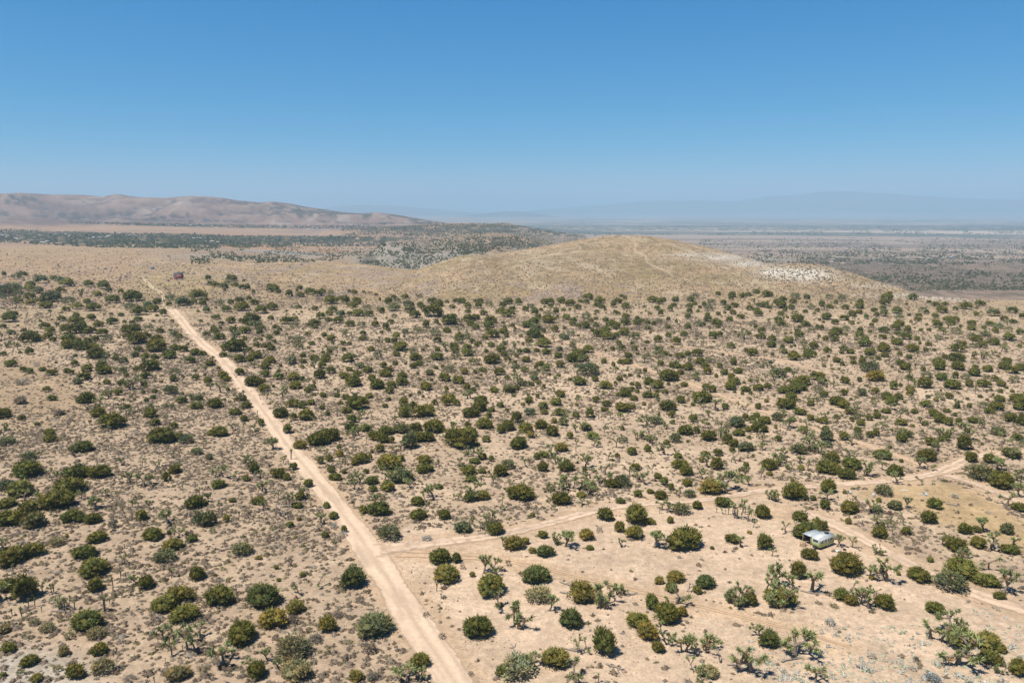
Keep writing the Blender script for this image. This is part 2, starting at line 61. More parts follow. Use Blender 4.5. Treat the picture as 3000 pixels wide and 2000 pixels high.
(2400,800): "11 30 10 4 G,26 33 12 8 G,19 36 6 5,3 39 9 7 d,12 41 9 5 d,30 42 10 4 d,47 36 9 6,46 41 12 6 d,38 50 12 7 d,46 47 9 5,29 55 12 6 d,18 59 10 6 d,8 54 13 8 d,63 45 9 5,78 31 14 6 d,75 37 14 6,81 25 6 4,73 42 8 4,66 50 7 5 d,74 50 11 9 G,89 47 13 8 d,93 35 8 5 b,100 37 4 3,107 31 13 6 d,126 35 6 4,134 39 10 6,144 38 8 5,141 46 13 8 d,119 45 11 6 G,123 47 7 5,133 52 9 6 d,114 51 8 5,113 56 9 6 d,156 43 7 5,168 42 15 7 d,184 38 12 6 d,180 49 7 5,200 50 16 7 G,222 46 13 5 d,233 53 8 7,92 54 12 6 G,92 61 12 6 d,88 66 12 8 d,74 69 13 7 d,54 53 7 6 d,64 57 8 5,60 62 7 5 d,37 59 8 4,30 72 6 4,30 67 10 7 G,16 74 14 7,20 71 15 6,7 78 9 6 d,18 79 10 6 d,3 66 6 8,46 76 12 9 d,53 78 10 6,47 68 8 6,58 69 6 4,73 76 9 6 d,101 69 9 9 d,99 77 15 7 d,90 71 8 4,112 78 8 6 d,126 67 6 4,134 58 9 5 g,136 63 13 7 d,141 67 9 5,148 57 13 7 d,157 56 9 6,152 60 10 6,157 70 14 7 G,162 63 4 4,175 60 10 6,175 66 11 6 d,189 65 6 5,196 61 10 5 d,212 55 10 5 d,206 64 11 6 G,202 69 9 6,217 68 12 7 G,222 58 9 5,230 71 10 7 d,174 77 12 8 G,180 79 13 7 d,190 73 12 6 G,200 83 14 8 d,218 78 16 9 d,137 77 10 6 G,230 86 5 5,28 89 10 6 d,26 93 7 4,52 85 16 8 d,74 91 16 9 d,73 84 8 5,89 83 14 7 d,125 84 8 5,107 91 16 7 d,157 91 17 9 d,165 84 9 6,177 86 11 5 G,187 86 11 8 d,9 92 10 7 d,36 93 10 5,58 95 14 9 d,38 99 7 4,67 100 8 5,75 97 11 6 d,92 96 7 6,103 99 9 6 d,122 91 7 6,132 90 5 4,144 99 8 6 d,157 102 17 10 d,159 112 17 10 g,137 108 17 8,138 112 15 10 d,92 106 10 7 d,99 112 15 9 d,20 103 11 6 d,49 107 10 11 d,39 105 9 4,119 113 7 6 d,178 119 16 8 d,179 110 8 5,193 114 13 8 d,215 104 12 6 d,222 116 16 10 d,212 111 15 7,232 113 13 9 d,58 115 22 9 G,64 125 20 9 g,29 127 12 8 d,46 125 7 6 d,3 128 12 9,103 122 9 5,123 121 14 7 G,140 124 15 7 d,156 121 9 8 d,121 133 17 12 d,85 134 11 10 d,93 131 5 5,104 136 12 7 g,104 141 9 7,152 134 18 9 g,149 145 10 8 d,137 144 11 8 G,168 123 13 7 G,172 131 11 8 d,188 132 16 9 d,202 125 10 7,209 131 12 8 d,224 126 14 7 G,192 122 9 5 G,28 141 10 8 d,5 143 11 8 d,2 137 7 5,49 142 10 10 G,64 139 10 8 d,77 146 15 9 d,83 152 17 9 d,91 145 12 5,122 155 13 9 d,20 153 18 9,28 156 16 9 d,207 148 13 8 d,227 150 19 8 d,188 156 12 9 G,203 158 18 8 d,230 158 17 8,172 155 7 6,208 138 7 5,158 156 7 9 d",
}
# Joshua trees: "x y height habit" (s single pole, f forked, b branched, B big, c clump, x dead)
JOSH = {
(0,1600): "15 30 11 s,71 31 6 s,143 21 14 f,130 47 13 s,139 37 9 s,145 37 9 s,149 57 13 f,197 36 13 f,157 43 14 b,49 53 15 f,60 54 13 f,62 54 12 s,71 72 20 c,74 72 15 s,80 65 10 s,86 73 14 s,33 69 10 s,40 69 11 s,48 75 7 s,67 76 4 s,14 80 10 s,25 81 13 s,120 75 18 s,126 66 7 s,130 54 8 s,1 59 25 b,190 114 26 f,198 104 15 s,201 109 24 f,197 125 19 f,194 111 13 s,215 120 32 f,224 119 22 f,210 121 8 s,187 120 6 s,179 122 8 s,230 105 17 b,190 133 6 s,178 157 9 s",
(600,1600): "108 54 14 f,130 46 14 f,31 66 10 s,22 137 26 b,27 140 6 s,72 130 15 b,54 140 15 b,85 139 13 b,233 157 20 b",
(1200,1600): "85 31 21 b,94 30 17 b,31 51 10 s,36 60 7 s,103 73 22 f,124 92 27 c,226 69 25 c,160 74 18 b,193 122 16 f,200 122 15 f,196 108 9 s,185 108 5 s,120 133 18 x,144 140 18 b,186 152 22 b,192 156 10 s,217 156 11 s,11 156 16 b,234 50 10 f,130 137 12 b",
(1800,1600): "181 11 12 f,174 51 18 f,180 45 27 B,189 42 23 b,205 50 19 b,190 62 22 b,189 70 30 c,227 51 28 b,133 64 15 c,137 64 25 c,144 69 23 c,148 69 20 c,71 66 20 b,63 66 12 f,54 100 15 f,59 112 16 f,66 114 17 f,62 111 13 s,77 120 23 f,83 120 24 b,103 118 19 c,105 116 15 s,94 125 15 f,121 133 15 x,165 102 16 b,156 143 32 B,208 125 30 B,94 146 20 c,231 156 20 b,101 156 12 b,4 54 13 c,83 52 10 x",
(2400,1600): "69 9 11 c,77 39 30 B,161 13 13 c,195 26 20 f,211 54 29 b,57 71 25 b,48 64 16 b,35 53 14 f,59 54 11 f,66 54 8 f,58 33 15 b,150 100 26 B,128 106 22 b,140 108 20 b,159 134 40 B,208 146 17 c,148 134 10 b,168 16 4 s",
(0,1200): "152 10 10 f,160 5 8 c,190 17 12 f,217 11 6 s,102 18 7 b,124 26 9 f,145 33 7 s,82 37 7 f,193 48 7 s,197 55 10 f,213 55 8 f,183 66 10 f,121 65 6 s,74 83 15 b,165 89 17 b,210 93 9 s,229 98 10 f,94 103 12 f,193 131 20 b,201 146 7 s,206 147 12 b,28 105 15 b,30 127 8 f,143 159 6 s,213 158 10 f,5 160 14 b,4 24 10 c,1 50 8 c",
(600,1200): "2 11 6 f,10 25 11 s,30 22 7 x,40 24 9 x,36 22 8 f,59 15 10 f,55 8 5 s,60 7 7 s,79 45 15 B,99 57 13 s,96 63 6 s,47 61 12 b,21 77 16 b,10 81 4 s,32 50 7 s,66 94 14 b,39 127 12 s,17 114 10 f,36 108 8 f,84 103 12 f,87 122 16 x,82 122 6 s,75 106 4 s,98 125 7 s,133 130 13 b,129 124 8 c,115 100 12 b,179 11 12 b,202 5 6 f,124 17 10 f,121 22 6 c,155 68 13 f,164 63 11 f,161 68 7 s,171 83 12 b,178 85 16 B,186 38 7 s,216 49 8 f,225 47 12 b,203 74 10 f,230 69 6 s,23 155 7 s",
(1200,1200): "62 10 10 s,68 15 12 s,2 10 10 f,27 64 8 s,34 68 12 s,64 52 11 b,67 54 5 s,78 56 15 b,74 53 10 f,82 85 9 s,133 65 13 f,138 64 10 f,1 90 13 b,22 97 6 s,70 100 18 b,57 103 10 b,104 114 14 f,91 129 16 c,81 139 11 f,86 138 13 f,73 133 11 f,63 146 8 s,56 85 3 s,146 31 9 f,192 42 9 f,193 11 7 f,211 42 11 b,184 62 12 f,168 61 13 f,171 61 10 c,202 65 17 b,191 49 8 s,229 58 12 f,224 74 14 b,220 71 8 s,183 89 17 b,189 87 12 s,165 94 11 c,174 91 8 c,223 89 10 s,198 110 9 b,205 111 8 c,179 157 20 B,170 155 14 c,172 154 9 c,107 157 13 f,52 131 8 x",
(1800,1200): "6 12 10 b,11 17 8 f,44 6 6 f,38 18 14 b,39 25 9 f,28 33 12 c,38 37 11 c,44 40 12 b,48 34 7 f,60 21 10 b,53 30 7 f,77 15 9 f,89 6 6 f,105 17 8 f,115 18 9 f,124 21 8 b,123 8 5 c,57 51 17 B,88 41 6 f,2 43 14 f,120 33 12 c,126 30 9 c,163 32 11 f,160 46 9 c,167 46 11 b,190 30 8 x,200 20 14 B,195 8 9 B,221 20 9 b,220 35 16 b,222 47 20 B,231 50 16 c,134 60 13 f,107 66 17 b,98 69 7 c,190 64 15 c,201 69 12 c,214 62 10 b,222 68 12 s,228 64 8 s,168 78 13 f,18 76 14 f,34 84 15 b,44 73 9 f,89 67 7 f,74 84 4 s,88 87 8 b,128 94 24 B,120 87 10 b,71 99 12 f,75 99 8 s,24 91 7 s,12 94 9 f,52 119 8 s,54 115 14 b,60 118 13 b,187 105 14 c,180 102 10 c,124 119 8 f,127 120 6 s,131 120 9 s,136 119 12 s,138 124 22 f,141 125 12 s,144 114 13 f,147 118 16 s,150 120 11 s,153 128 18 f,157 123 5 s,159 135 11 f,146 126 9 s,117 118 6 s,196 142 14 f,208 135 9 f,219 120 8 b,231 113 6 s,46 158 20 B,8 158 11 b,145 156 14 b,30 149 10 b,93 92 6 s",
(2400,1200): "5 9 7 f,21 13 10 b,37 20 8 f,52 5 6 b,75 14 9 b,65 21 7 b,71 22 9 b,90 21 6 f,117 16 9 b,125 21 9 f,168 30 18 b,118 38 7 s,150 28 10 c,133 48 9 f,137 48 5 s,190 34 8 x,183 40 7 b,104 54 8 x,116 68 15 B,123 69 12 b,34 54 10 b,72 69 12 f,53 75 18 c,55 54 8 x,87 85 15 B,118 87 12 f,203 69 17 B,210 70 12 b,198 50 8 c,228 78 12 b,232 80 14 b,230 89 7 s,8 104 14 b,38 104 11 f,57 120 18 f,22 104 5 s,32 100 4 s,71 133 12 c,78 134 13 f,92 131 13 f,84 144 8 s,66 140 10 c,121 144 6 s,189 140 18 B,197 160 22 B,20 157 15 b,38 158 15 f,107 156 7 s,141 155 11 b,222 157 14 b,70 160 7 s,49 134 7 s",
(0,800): "92 27 10 c,122 25 6 f,32 8 5 f,56 12 5 f,22 18 7 b,126 31 6 f,152 24 4 f,166 33 6 b,194 33 6 b,57 85 5 f,20 88 9 b,9 86 9 c,118 88 8 b,138 104 15 f,133 115 8 f,141 115 10 c,146 115 11 f,149 133 13 B,152 134 16 b,178 124 10 f,120 132 6 f,116 151 11 b,140 150 7 c,149 150 6 f,205 139 8 f,222 146 9 c,184 59 6 f,133 65 6 f,101 157 7 f,91 157 6 f,170 158 9 c,176 158 11 c,198 157 9 b,212 104 9 f,227 113 6 f,236 112 8 b,183 105 6 f,2 76 9 f,36 84 7 b",
(600,800): "32 46 8 f,18 137 14 b,44 146 13 s,38 147 10 c,71 145 10 f,64 145 7 s,88 127 10 f,89 142 14 B,120 128 9 f,126 109 12 B,101 105 11 b,159 135 7 f,155 136 9 f,162 137 8 f,69 95 8 f,97 79 8 b,158 73 10 b,163 76 6 f,61 80 7 b,209 94 8 s,196 86 8 c,203 84 8 c,94 117 8 f,28 99 6 b,124 46 6 f,166 54 6 f,174 69 6 f,98 68 6 f",
(1200,800): "9 79 10 f,42 90 12 b,20 67 7 f,57 68 9 b,59 60 10 b,68 72 8 c,96 67 6 f,120 70 6 f,136 87 9 b,118 87 9 f,166 80 9 f,174 82 7 f,190 85 9 f,192 118 10 f,154 120 8 f,192 150 10 b,76 131 9 b,41 140 7 b,123 130 13 c,131 129 12 c,113 104 7 f,221 89 8 f,179 114 7 f,216 142 10 f,225 144 9 f,169 125 8 b,147 66 9 f,2 94 8 f,24 105 6 b,200 76 6 f",
(1800,800): "11 46 6 c,29 40 7 f,43 50 6 c,92 122 11 B,93 123 9 b,149 76 12 b,145 83 7 f,151 107 9 b,174 107 7 b,173 124 10 f,167 141 9 f,161 146 8 f,103 158 10 f,46 97 9 b,50 99 10 b,77 88 6 f,86 103 8 b,183 68 8 b,208 68 7 f,227 84 9 c,185 132 7 b,84 144 8 c,72 141 5 s,115 157 16 b,50 116 10 b,99 82 6 f,1 115 10 b,58 82 6 f,234 147 9 c,229 150 8 b,207 39 6 c,161 35 7 b",
(2400,800): "17 133 12 f,41 151 10 f,61 143 9 f,49 140 10 c,4 106 10 f,63 106 8 b,113 96 8 b,104 116 7 b,135 79 9 f,136 116 6 f,209 90 9 b,178 98 9 c,187 98 10 c,102 128 9 f,112 131 9 c,149 112 7 s,81 103 6 f,118 71 6 f,37 69 7 f,79 52 7 c,148 64 9 b,153 77 6 f,179 139 10 s,159 155 12 b,111 155 7 f,27 82 6 f,224 127 6 f,208 66 6 f,72 129 6 f",
}
# ---------------------------------------------------------------- helpers
def sstep(a, b, x):
    t = np.clip((x - a) / (b - a), 0, 1); return t * t * (3 - 2 * t)
def _hash(ix, iy, seed):
    h = (ix.astype(np.int64) * 374761393 + iy.astype(np.int64) * 668265263 + seed * 1274126177) & 0xffffffff
    h = ((h ^ (h >> 13)) * 1274126177) & 0xffffffff
    h = h ^ (h >> 16)
    return (h & 0xffff) / 65535.0
def vnoise(x, y, seed=0):
    xi = np.floor(x); yi = np.floor(y); fx = x - xi; fy = y - yi
    fx = fx * fx * fx * (fx * (fx * 6 - 15) + 10); fy = fy * fy * fy * (fy * (fy * 6 - 15) + 10)
    a = _hash(xi, yi, seed); b = _hash(xi + 1, yi, seed); c = _hash(xi, yi + 1, seed); d = _hash(xi + 1, yi + 1, seed)
    return (a * (1 - fx) + b * fx) * (1 - fy) + (c * (1 - fx) + d * fx) * fy
def fbm(x, y, n=4, seed=0):
    s = 0; a = 0.5; t = 0
    for k in range(n):
        s = s + a * vnoise(x, y, seed + k * 17); t += a; a *= 0.5
        x, y = x * 2.03 + 3.1 + y * 0.17, y * 2.03 - 1.7 - x * 0.17
    return s / t                                    # 0..1
def ridged(x, y, n=4, seed=0):
    s = 0; a = 0.5; t = 0
    for k in range(n):
        s = s + a * (1 - np.abs(2 * vnoise(x, y, seed + k * 13) - 1)); t += a; a *= 0.5
        x, y = x * 2.1 + 1.3 + y * 0.3, y * 2.1 - 4.7 - x * 0.3
    return s / t

# survey: image bearings -> ground
CP, SP = math.cos(PITCH), math.sin(PITCH)
def ray(px, py):
    u = (np.asarray(px, float) - 1500) / F_PX; v = (1000 - np.asarray(py, float)) / F_PX
    return u, CP + v * SP, -SP + v * CP
def az_of(px, py=640):
    x, y, z = ray(px, py); return np.degrees(np.arctan2(x, y))
def tan_el(px, py):
    x, y, z = ray(px, py); return z / np.hypot(x, y)

# ---------------------------------------------------------------- terrain
EDGE = (az_of(np.array([-400, 0, 400, 700, 1000, 1150, 1500, 2000, 2400, 2600, 3000, 3400])),
        np.array([2000, 1950, 1750, 1450, 1300, 1150, 950, 900, 850, 850, 860, 900.]))
def base_h(az, r):
    x = r * np.sin(np.radians(az)); y = r * np.cos(np.radians(az))
    und = 2.4 * (fbm(x / 190, y / 190, 3, 3) - 0.5) + 0.9 * (fbm(x / 45, y / 45, 2, 9) - 0.5)
    pl = 0.010 * np.clip(r - 200, 0, 550) + und * sstep(120, 260, r)
    re = np.interp(az, *EDGE)
    wm = sstep(float(az_of(500)), float(az_of(1250)), az)
    wr = sstep(float(az_of(1250)), float(az_of(1900)), az)
    left = -6 - 4 * sstep(2200, 3000, r)
    mid = np.interp(r, [1000, 1600, 2600, 4000, 7000, 14000, 25000], [-22, -42, -48, -60, -105, -148, -150.])
    right = np.interp(r, [900, 1250, 2300, 4300, 8400, 20000, 60000], [-24, -34, -58, -98, -138, -150, -150.])
    val = left * (1 - wm) + (mid * (1 - wr) + right * wr) * wm
    t = sstep(re, re * 1.35, r)
    val = val + 14 * (fbm(x / 420, y / 420, 4, 21) - 0.5) * np.clip(1.4 - r / 9000, 0, 1) * sstep(1500, 2100, r)
    return pl * (1 - t) + val * t

class Ridge:
    def __init__(s, pts, rc, front, back, fp=1.0, bp=1.0, rel=0.0, relscale=300., seed=0, relmin=0.1):
        p = np.array(pts, float); s.az = az_of(p[:, 0], p[:, 1]); s.te = tan_el(p[:, 0], p[:, 1])
        s.rc = np.interp(p[:, 0], *rc) if isinstance(rc, tuple) else np.full(len(p), float(rc))
        s.front, s.back, s.fp, s.bp, s.rel, s.rs, s.seed, s.relmin = front, back, fp, bp, rel, relscale, seed, relmin
    def add(s, az, r, x, y, under=None):
        rc = np.interp(az, s.az, s.rc); te = np.interp(az, s.az, s.te); b0 = base_h(az, rc)
        if under is not None: b0 = b0 + under.add(az, rc, rc * np.sin(np.radians(az)), rc * np.cos(np.radians(az)))
        amp = np.maximum(CAM_Z + rc * te - b0, 0)
        amp = amp * sstep(s.az[0] - 1.2, s.az[0] + 0.4, az) * sstep(-s.az[-1] - 1.2, -s.az[-1] + 0.4, -az)
        fr = s.front * (1 if s.front > 5 else rc); bk = s.back * (1 if s.back > 5 else rc)
        pf = sstep(0, 1, np.clip((r - (rc - fr)) / fr, 0, 1)) ** s.fp
        pb = sstep(0, 1, np.clip(((rc + bk) - r) / bk, 0, 1)) ** s.bp
        p = np.where(r < rc, pf, pb)
        z = amp * p
        if s.rel:
            n = ridged(x / s.rs, y / s.rs, 6, s.seed) - 0.62 + 0.3 * (ridged(x / s.rs * 2.7, y / s.rs * 2.7, 5, s.seed + 5) - 0.62)
            z = z + amp * s.rel * n * np.clip(4 * p * (1 - p) + s.relmin * p, 0, 1)
        return z
HILL = Ridge([(880, 850), (1000, 836), (1150, 808), (1300, 779), (1450, 745), (1600, 719), (1700, 702), (1780, 690), (1830, 688), (1900, 692), (1960, 700),
              (2080, 725), (2200, 759), (2290, 788), (2380, 815), (2470, 842), (2560, 864)],
             ([880, 1150, 1450, 1830, 2080, 2290, 2560], [1130, 1200, 1380, 1450, 1330, 1200, 1080]), 0.47, 0.32, 1.05, 1.0, 0.07, 170., 31, 0.05)
KNOLL = Ridge([(2150, 815), (2210, 792), (2270, 778), (2330, 772), (2390, 775), (2440, 788), (2500, 808), (2570, 832), (2650, 850)],
              1060, 0.24, 0.3, 1.0, 1.0, 0.12, 60., 37, 0.1)
RIDGES = [
    HILL, KNOLL,
    Ridge([(1120, 745), (1200, 736), (1260, 730), (1330, 722), (1400, 717), (1450, 721), (1500, 733), (1560, 745)], 1850, 0.16, 0.2, 1, 1, 0.45, 90., 41, .2),
    Ridge([(900, 760), (1000, 742), (1060, 738), (1120, 744), (1190, 756)], 1900, 0.12, 0.15, 1, 1, 0.4, 80., 43, .2),
    Ridge([(1180, 712), (1280, 702), (1350, 689), (1440, 681), (1500, 688), (1560, 700), (1620, 708)], 2450, 0.15, 0.2, 1, 1, 0.45, 110., 47, .2),
    Ridge([(950, 676), (1050, 670), (1120, 664), (1200, 660), (1300, 656), (1380, 654), (1440, 655), (1470, 652), (1500, 657), (1560, 668), (1640, 680), (1720, 690)], 3900, 0.2, 0.25, 1, 1, 0.4, 150., 53, .2),
    Ridge([(-600, 572), (-200, 562), (0, 566), (60, 565), (130, 572), (180, 571), (240, 572), (300, 577), (345, 569), (400, 577), (480, 580), (560, 575), (600, 576),
           (650, 581), (700, 589), (760, 593), (800, 590), (850, 597), (900, 606), (960, 614), (1000, 620), (1060, 625), (1100, 623), (1180, 632), (1250, 644), (1330, 657), (1400, 664)],
          ([-600, 0, 700, 1400], [7000, 6900, 6400, 5400]), 0.25, 0.3, 0.85, 1, 0.62, 620., 61, .10),
    Ridge([(-600, 640), (-100, 630), (0, 633), (90, 632), (160, 644), (260, 650), (340, 640), (420, 648), (520, 655)], 5000, 0.12, 0.1, 1, 1, 0.6, 350., 67, .2),
    Ridge([(900, 616), (960, 608), (1000, 603), (1060, 600), (1120, 601), (1180, 605), (1250, 611), (1350, 620), (1450, 629)], 33000, 0.2, 0.3, 1, 1, 0.4, 1500., 71, .1),
    Ridge([(1360, 631), (1420, 624), (1470, 619), (1510, 618), (1560, 623), (1620, 632)], 24000, 0.12, 0.15, 1, 1, 0.4, 900., 73, .1),
    Ridge([(1500, 622), (1600, 612), (1700, 604), (1800, 596), (1870, 589), (1950, 587), (2050, 587), (2150, 590), (2190, 585), (2250, 574), (2290, 573), (2330, 573),
           (2400, 561), (2450, 560), (2520, 561), (2600, 566), (2700, 573), (2800, 579), (2900, 583), (3100, 588), (3600, 590)],
          ([1500, 2200, 3600], [36000, 37000, 39000]), 0.13, 0.2, 1, 1, 0.3, 3000., 79, .08),
]
def H(x, y):
    x = np.asarray(x, float); y = np.asarray(y, float)
    r = np.maximum(np.hypot(x, y), 1e-3); az = np.degrees(np.arctan2(x, y))
    z = base_h(az, r)
    for g in RIDGES: z = z + (g.add(az, r, x, y, HILL) if g is KNOLL else g.add(az, r, x, y))
    return z
# the ground sheet's own grid: bearings x distances; everything is set down on this very sheet
azs = np.concatenate([np.arange(-180, -48, 4.0), np.arange(-48, -36, 0.5), np.arange(-36, 36, 0.115), np.arange(36, 48, 0.5), np.arange(48, 180, 4.0)])
rs = [0.0, 30, 60, 90]; r_ = 105.0
while r_ < 62000: rs.append(r_); r_ *= 1.0088 if r_ < 12000 else 1.03
rs = np.array(rs + [70000.0]); na, nr = len(azs), len(rs)
RR, AA = np.meshgrid(rs, azs, indexing='ij'); GX = RR * np.sin(np.radians(AA)); GY = RR * np.cos(np.radians(AA))
GZ = np.zeros_like(GX)
for i in range(0, nr, 40): GZ[i:i + 40] = H(GX[i:i + 40], GY[i:i + 40])
H_exact = H
def boxblur(a, k0, k1):
    for ax, k in ((0, k0), (1, k1)):
        p = np.pad(a, [(k + 1, k) if i == ax else (0, 0) for i in (0, 1)], mode='edge'); c = np.cumsum(p, ax); n_ = 2 * k + 1
        a = (np.take(c, np.arange(n_, c.shape[ax]), ax) - np.take(c, np.arange(0, c.shape[ax] - n_), ax)) / n_
    return a
HOLLOW = (boxblur(GZ, 5, 14) - GZ) / np.maximum(RR, 100)          # how far a spot lies below its surroundings: where brush collects
HOLLOW2 = (boxblur(GZ, 2, 5) - GZ) / np.maximum(RR, 100)
def H(x, y):
    x = np.asarray(x, float); y = np.asarray(y, float); r = np.hypot(x, y); az = np.degrees(np.arctan2(x, y))
    i = np.clip(np.searchsorted(rs, r, side='right') - 1, 0, nr - 2); j = np.clip(np.searchsorted(azs, az, side='right') - 1, 0, na - 2)
    u = np.clip((r - rs[i]) / (rs[i + 1] - rs[i]), 0, 1); v = np.clip((az - azs[j]) / (azs[j + 1] - azs[j]), 0, 1)
    return (GZ[i, j] * (1 - v) + GZ[i, j + 1] * v) * (1 - u) + (GZ[i + 1, j] * (1 - v) + GZ[i + 1, j + 1] * v) * u
def ground_hit(px, py, steps=420, rmin=110., rmax=60000.):
    """first point where the line of sight through a photograph pixel meets the terrain"""
    px = np.atleast_1d(np.asarray(px, float)); py = np.atleast_1d(np.asarray(py, float))
    dx, dy, dz = ray(px, py); n = np.hypot(dx, dy); dx, dy, dz = dx / n, dy / n, dz / n
    rr = rmin * (rmax / rmin) ** (np.arange(steps) / (steps - 1))
    out = np.full(len(px), np.nan)
    for a in range(0, len(px), 400):
        s = slice(a, a + 400)
        X = dx[s, None] * rr; Y = dy[s, None] * rr; Z = CAM_Z + dz[s, None] * rr
        below = Z < H(X, Y)
        i = np.argmax(below, 1); ok = below.any(1) & (i > 0)
        lo = rr[np.maximum(i - 1, 0)]; hi = rr[i]
        for _ in range(14):
            m = (lo + hi) / 2
            b = CAM_Z + dz[s] * m < H(dx[s] * m, dy[s] * m)
            hi = np.where(b, m, hi); lo = np.where(b, lo, m)
        out[s] = np.where(ok, (lo + hi) / 2, np.nan)
    return dx * out, dy * out, H(dx * out, dy * out)
def to_px(x, y, z):
    x = np.asarray(x, float); y = np.asarray(y, float); z = np.asarray(z, float) - CAM_Z
    d = y * CP - z * SP; up = y * SP + z * CP
    return 1500 + F_PX * x / d, 1000 - F_PX * up / d, d

# ---- roads and tracks, surveyed as (px, py, width px)
MAIN = [(1372, 2060, 72), (1335, 2000, 68), (1226, 1840, 62), (1137, 1700, 58), (1076, 1600, 52), (1000, 1500, 43), (923, 1400, 36), (836, 1300, 33), (772, 1200, 30),
        (690, 1106, 25), (660, 1055, 22), (610, 1022, 20), (561, 978, 17), (533, 940, 16), (513, 915, 16), (500, 906, 14)]
TRACK = [(500, 906, 14), (480, 905, 9), (472, 897, 8), (478, 886, 8), (481, 870, 8), (470, 855, 8), (452, 846, 8), (438, 836, 8), (430, 824, 7), (420, 815, 7), (408, 811, 6)]
SIDE = [(1095, 1612, 56), (1170, 1602, 44), (1250, 1590, 34), (1400, 1578, 26), (1520, 1555, 24), (1600, 1534, 24), (1700, 1506, 24), (1790, 1484, 22), (1900, 1474, 20), (2060, 1466, 20), (2150, 1452, 19),
        (2260, 1431, 19), (2450, 1421, 17), (2600, 1409, 17), (2700, 1398, 20), (2770, 1378, 22), (2815, 1352, 22), (2860, 1334, 16), (2960, 1326, 12), (3060, 1320, 11)]
EAST = [(2740, 1385, 20), (2830, 1405, 19), (2900, 1436, 19), (2960, 1460, 20), (3060, 1500, 20)]
LOWER = [(1150, 1620, 50), (1300, 1625, 26), (1460, 1637, 18), (1550, 1655, 17), (1690, 1690, 15), (1810, 1713, 14), (1950, 1752, 14), (2060, 1776, 14), (2220, 1818, 13), (2350, 1850, 12), (2500, 1900, 12)]
CAMPW = [(2300, 1500, 40), (2400, 1512, 40), (2520, 1575, 34), (2640, 1640, 34), (2760, 1700, 36), (2880, 1750, 38), (3060, 1800, 40)]
DIAG = [(1285, 884, 8), (1350, 903, 9), (1480, 946, 10), (1600, 985, 10), (1740, 1030, 11), (1870, 1075, 12), (2010, 1120, 14), (2130, 1165, 15), (2300, 1230, 15), (2480, 1285, 17), (2600, 1325, 18), (2740, 1375, 22)]
LANE = [(1990, 1013, 6), (2100, 1028, 7), (2190, 1043, 8), (2300, 1053, 8), (2350, 1076, 9), (2440, 1098, 9)]
LANE2 = [(-60, 890, 9), (46, 895, 9), (115, 902, 8), (190, 905, 7), (330, 907, 6), (490, 910, 7)]
DRIVE = [(452, 801, 4), (500, 801, 4), (530, 803, 4), (560, 801, 4)]
def smooth_line(pts, n):
    p = np.array(pts, float); t = np.arange(len(p)); q = np.linspace(0, len(p) - 1, n)
    out = np.stack([np.interp(q, t, p[:, k]) for k in range(p.shape[1])], 1)
    k = max(1, n // (2 * len(p)));
    for _ in range(2):
        pad = np.pad(out, ((k, k), (0, 0)), mode='edge'); ker = np.ones(2 * k + 1) / (2 * k + 1)
        sm = np.stack([np.convolve(pad[:, j], ker, 'valid') for j in range(out.shape[1])], 1)
        sm[0], sm[-1] = out[0], out[-1]; out = sm
    return out
def road_line(pts, n):
    p = smooth_line(pts, n); x, y, z = ground_hit(p[:, 0], p[:, 1]); ok = np.isfinite(x)
    x, y, p = x[ok], y[ok], p[ok]
    d = np.stack([np.gradient(x), np.gradient(y)], 1); d /= np.maximum(np.linalg.norm(d, axis=1), 1e-6)[:, None]
    _, _, dep = to_px(x, y, H(x, y)); sq = np.hypot(d[:, 1], d[:, 0] * 0.36)
    wid = p[:, 2] / F_PX * dep * np.abs(d[:, 1]) + p[:, 2] / F_PX * dep * np.abs(d[:, 0]) * 1.9
    for _ in range(3): wid = np.convolve(np.pad(wid, 4, mode='edge'), np.ones(9) / 9, 'valid')
    return x, y, np.clip(wid, 1.5, 15)
ROADS = {k: road_line(v, n) for k, v, n in (("dirt_road", MAIN, 220), ("two_track", TRACK, 90), ("side_road", SIDE, 170), ("east_road", EAST, 50), ("lower_track", LOWER, 110),
                                           ("camp_track", CAMPW, 80), ("diagonal_track", DIAG, 150), ("narrow_track", LANE, 60), ("cross_track", LANE2, 60), ("house_drive", DRIVE, 30))}
def road_dist(x, y):
    """distance to the nearest road edge (negative: on it) for points"""
    x = np.asarray(x, float); y = np.asarray(y, float); d = np.full(x.shape, 1e9)
    m = np.hypot(x, y) < 1500
    xs, ys = x[m], y[m]; best = np.full(xs.shape, 1e9)
    for rx, ry, rw in ROADS.values():
        for k in range(0, len(rx), 2):
            best = np.minimum(best, np.hypot(xs - rx[k], ys - ry[k]) - rw[k] / 2)
    d[m] = best; return d
def poly_mask(px, py, poly, soft=18):
    """1 inside a polygon of the photograph's ground survey, falling off softly"""
    px = np.asarray(px); py = np.asarray(py); inside = np.zeros(px.shape, bool); dist = np.full(px.shape, 1e9)
    n = len(poly)
    for i in range(n):
        x0, y0 = poly[i]; x1, y1 = poly[(i + 1) % n]
        cnd = ((y0 > py) != (y1 > py)) & (px < (x1 - x0) * (py - y0) / (y1 - y0 + 1e-9) + x0)
        inside ^= cnd
        t = np.clip(((px - x0) * (x1 - x0) + (py - y0) * (y1 - y0)) / ((x1 - x0) ** 2 + (y1 - y0) ** 2), 0, 1)
        dist = np.minimum(dist, np.hypot(px - x0 - t * (x1 - x0), py - y0 - t * (y1 - y0)))
    s = np.where(inside, dist, -dist)
    return sstep(-soft, soft, s)
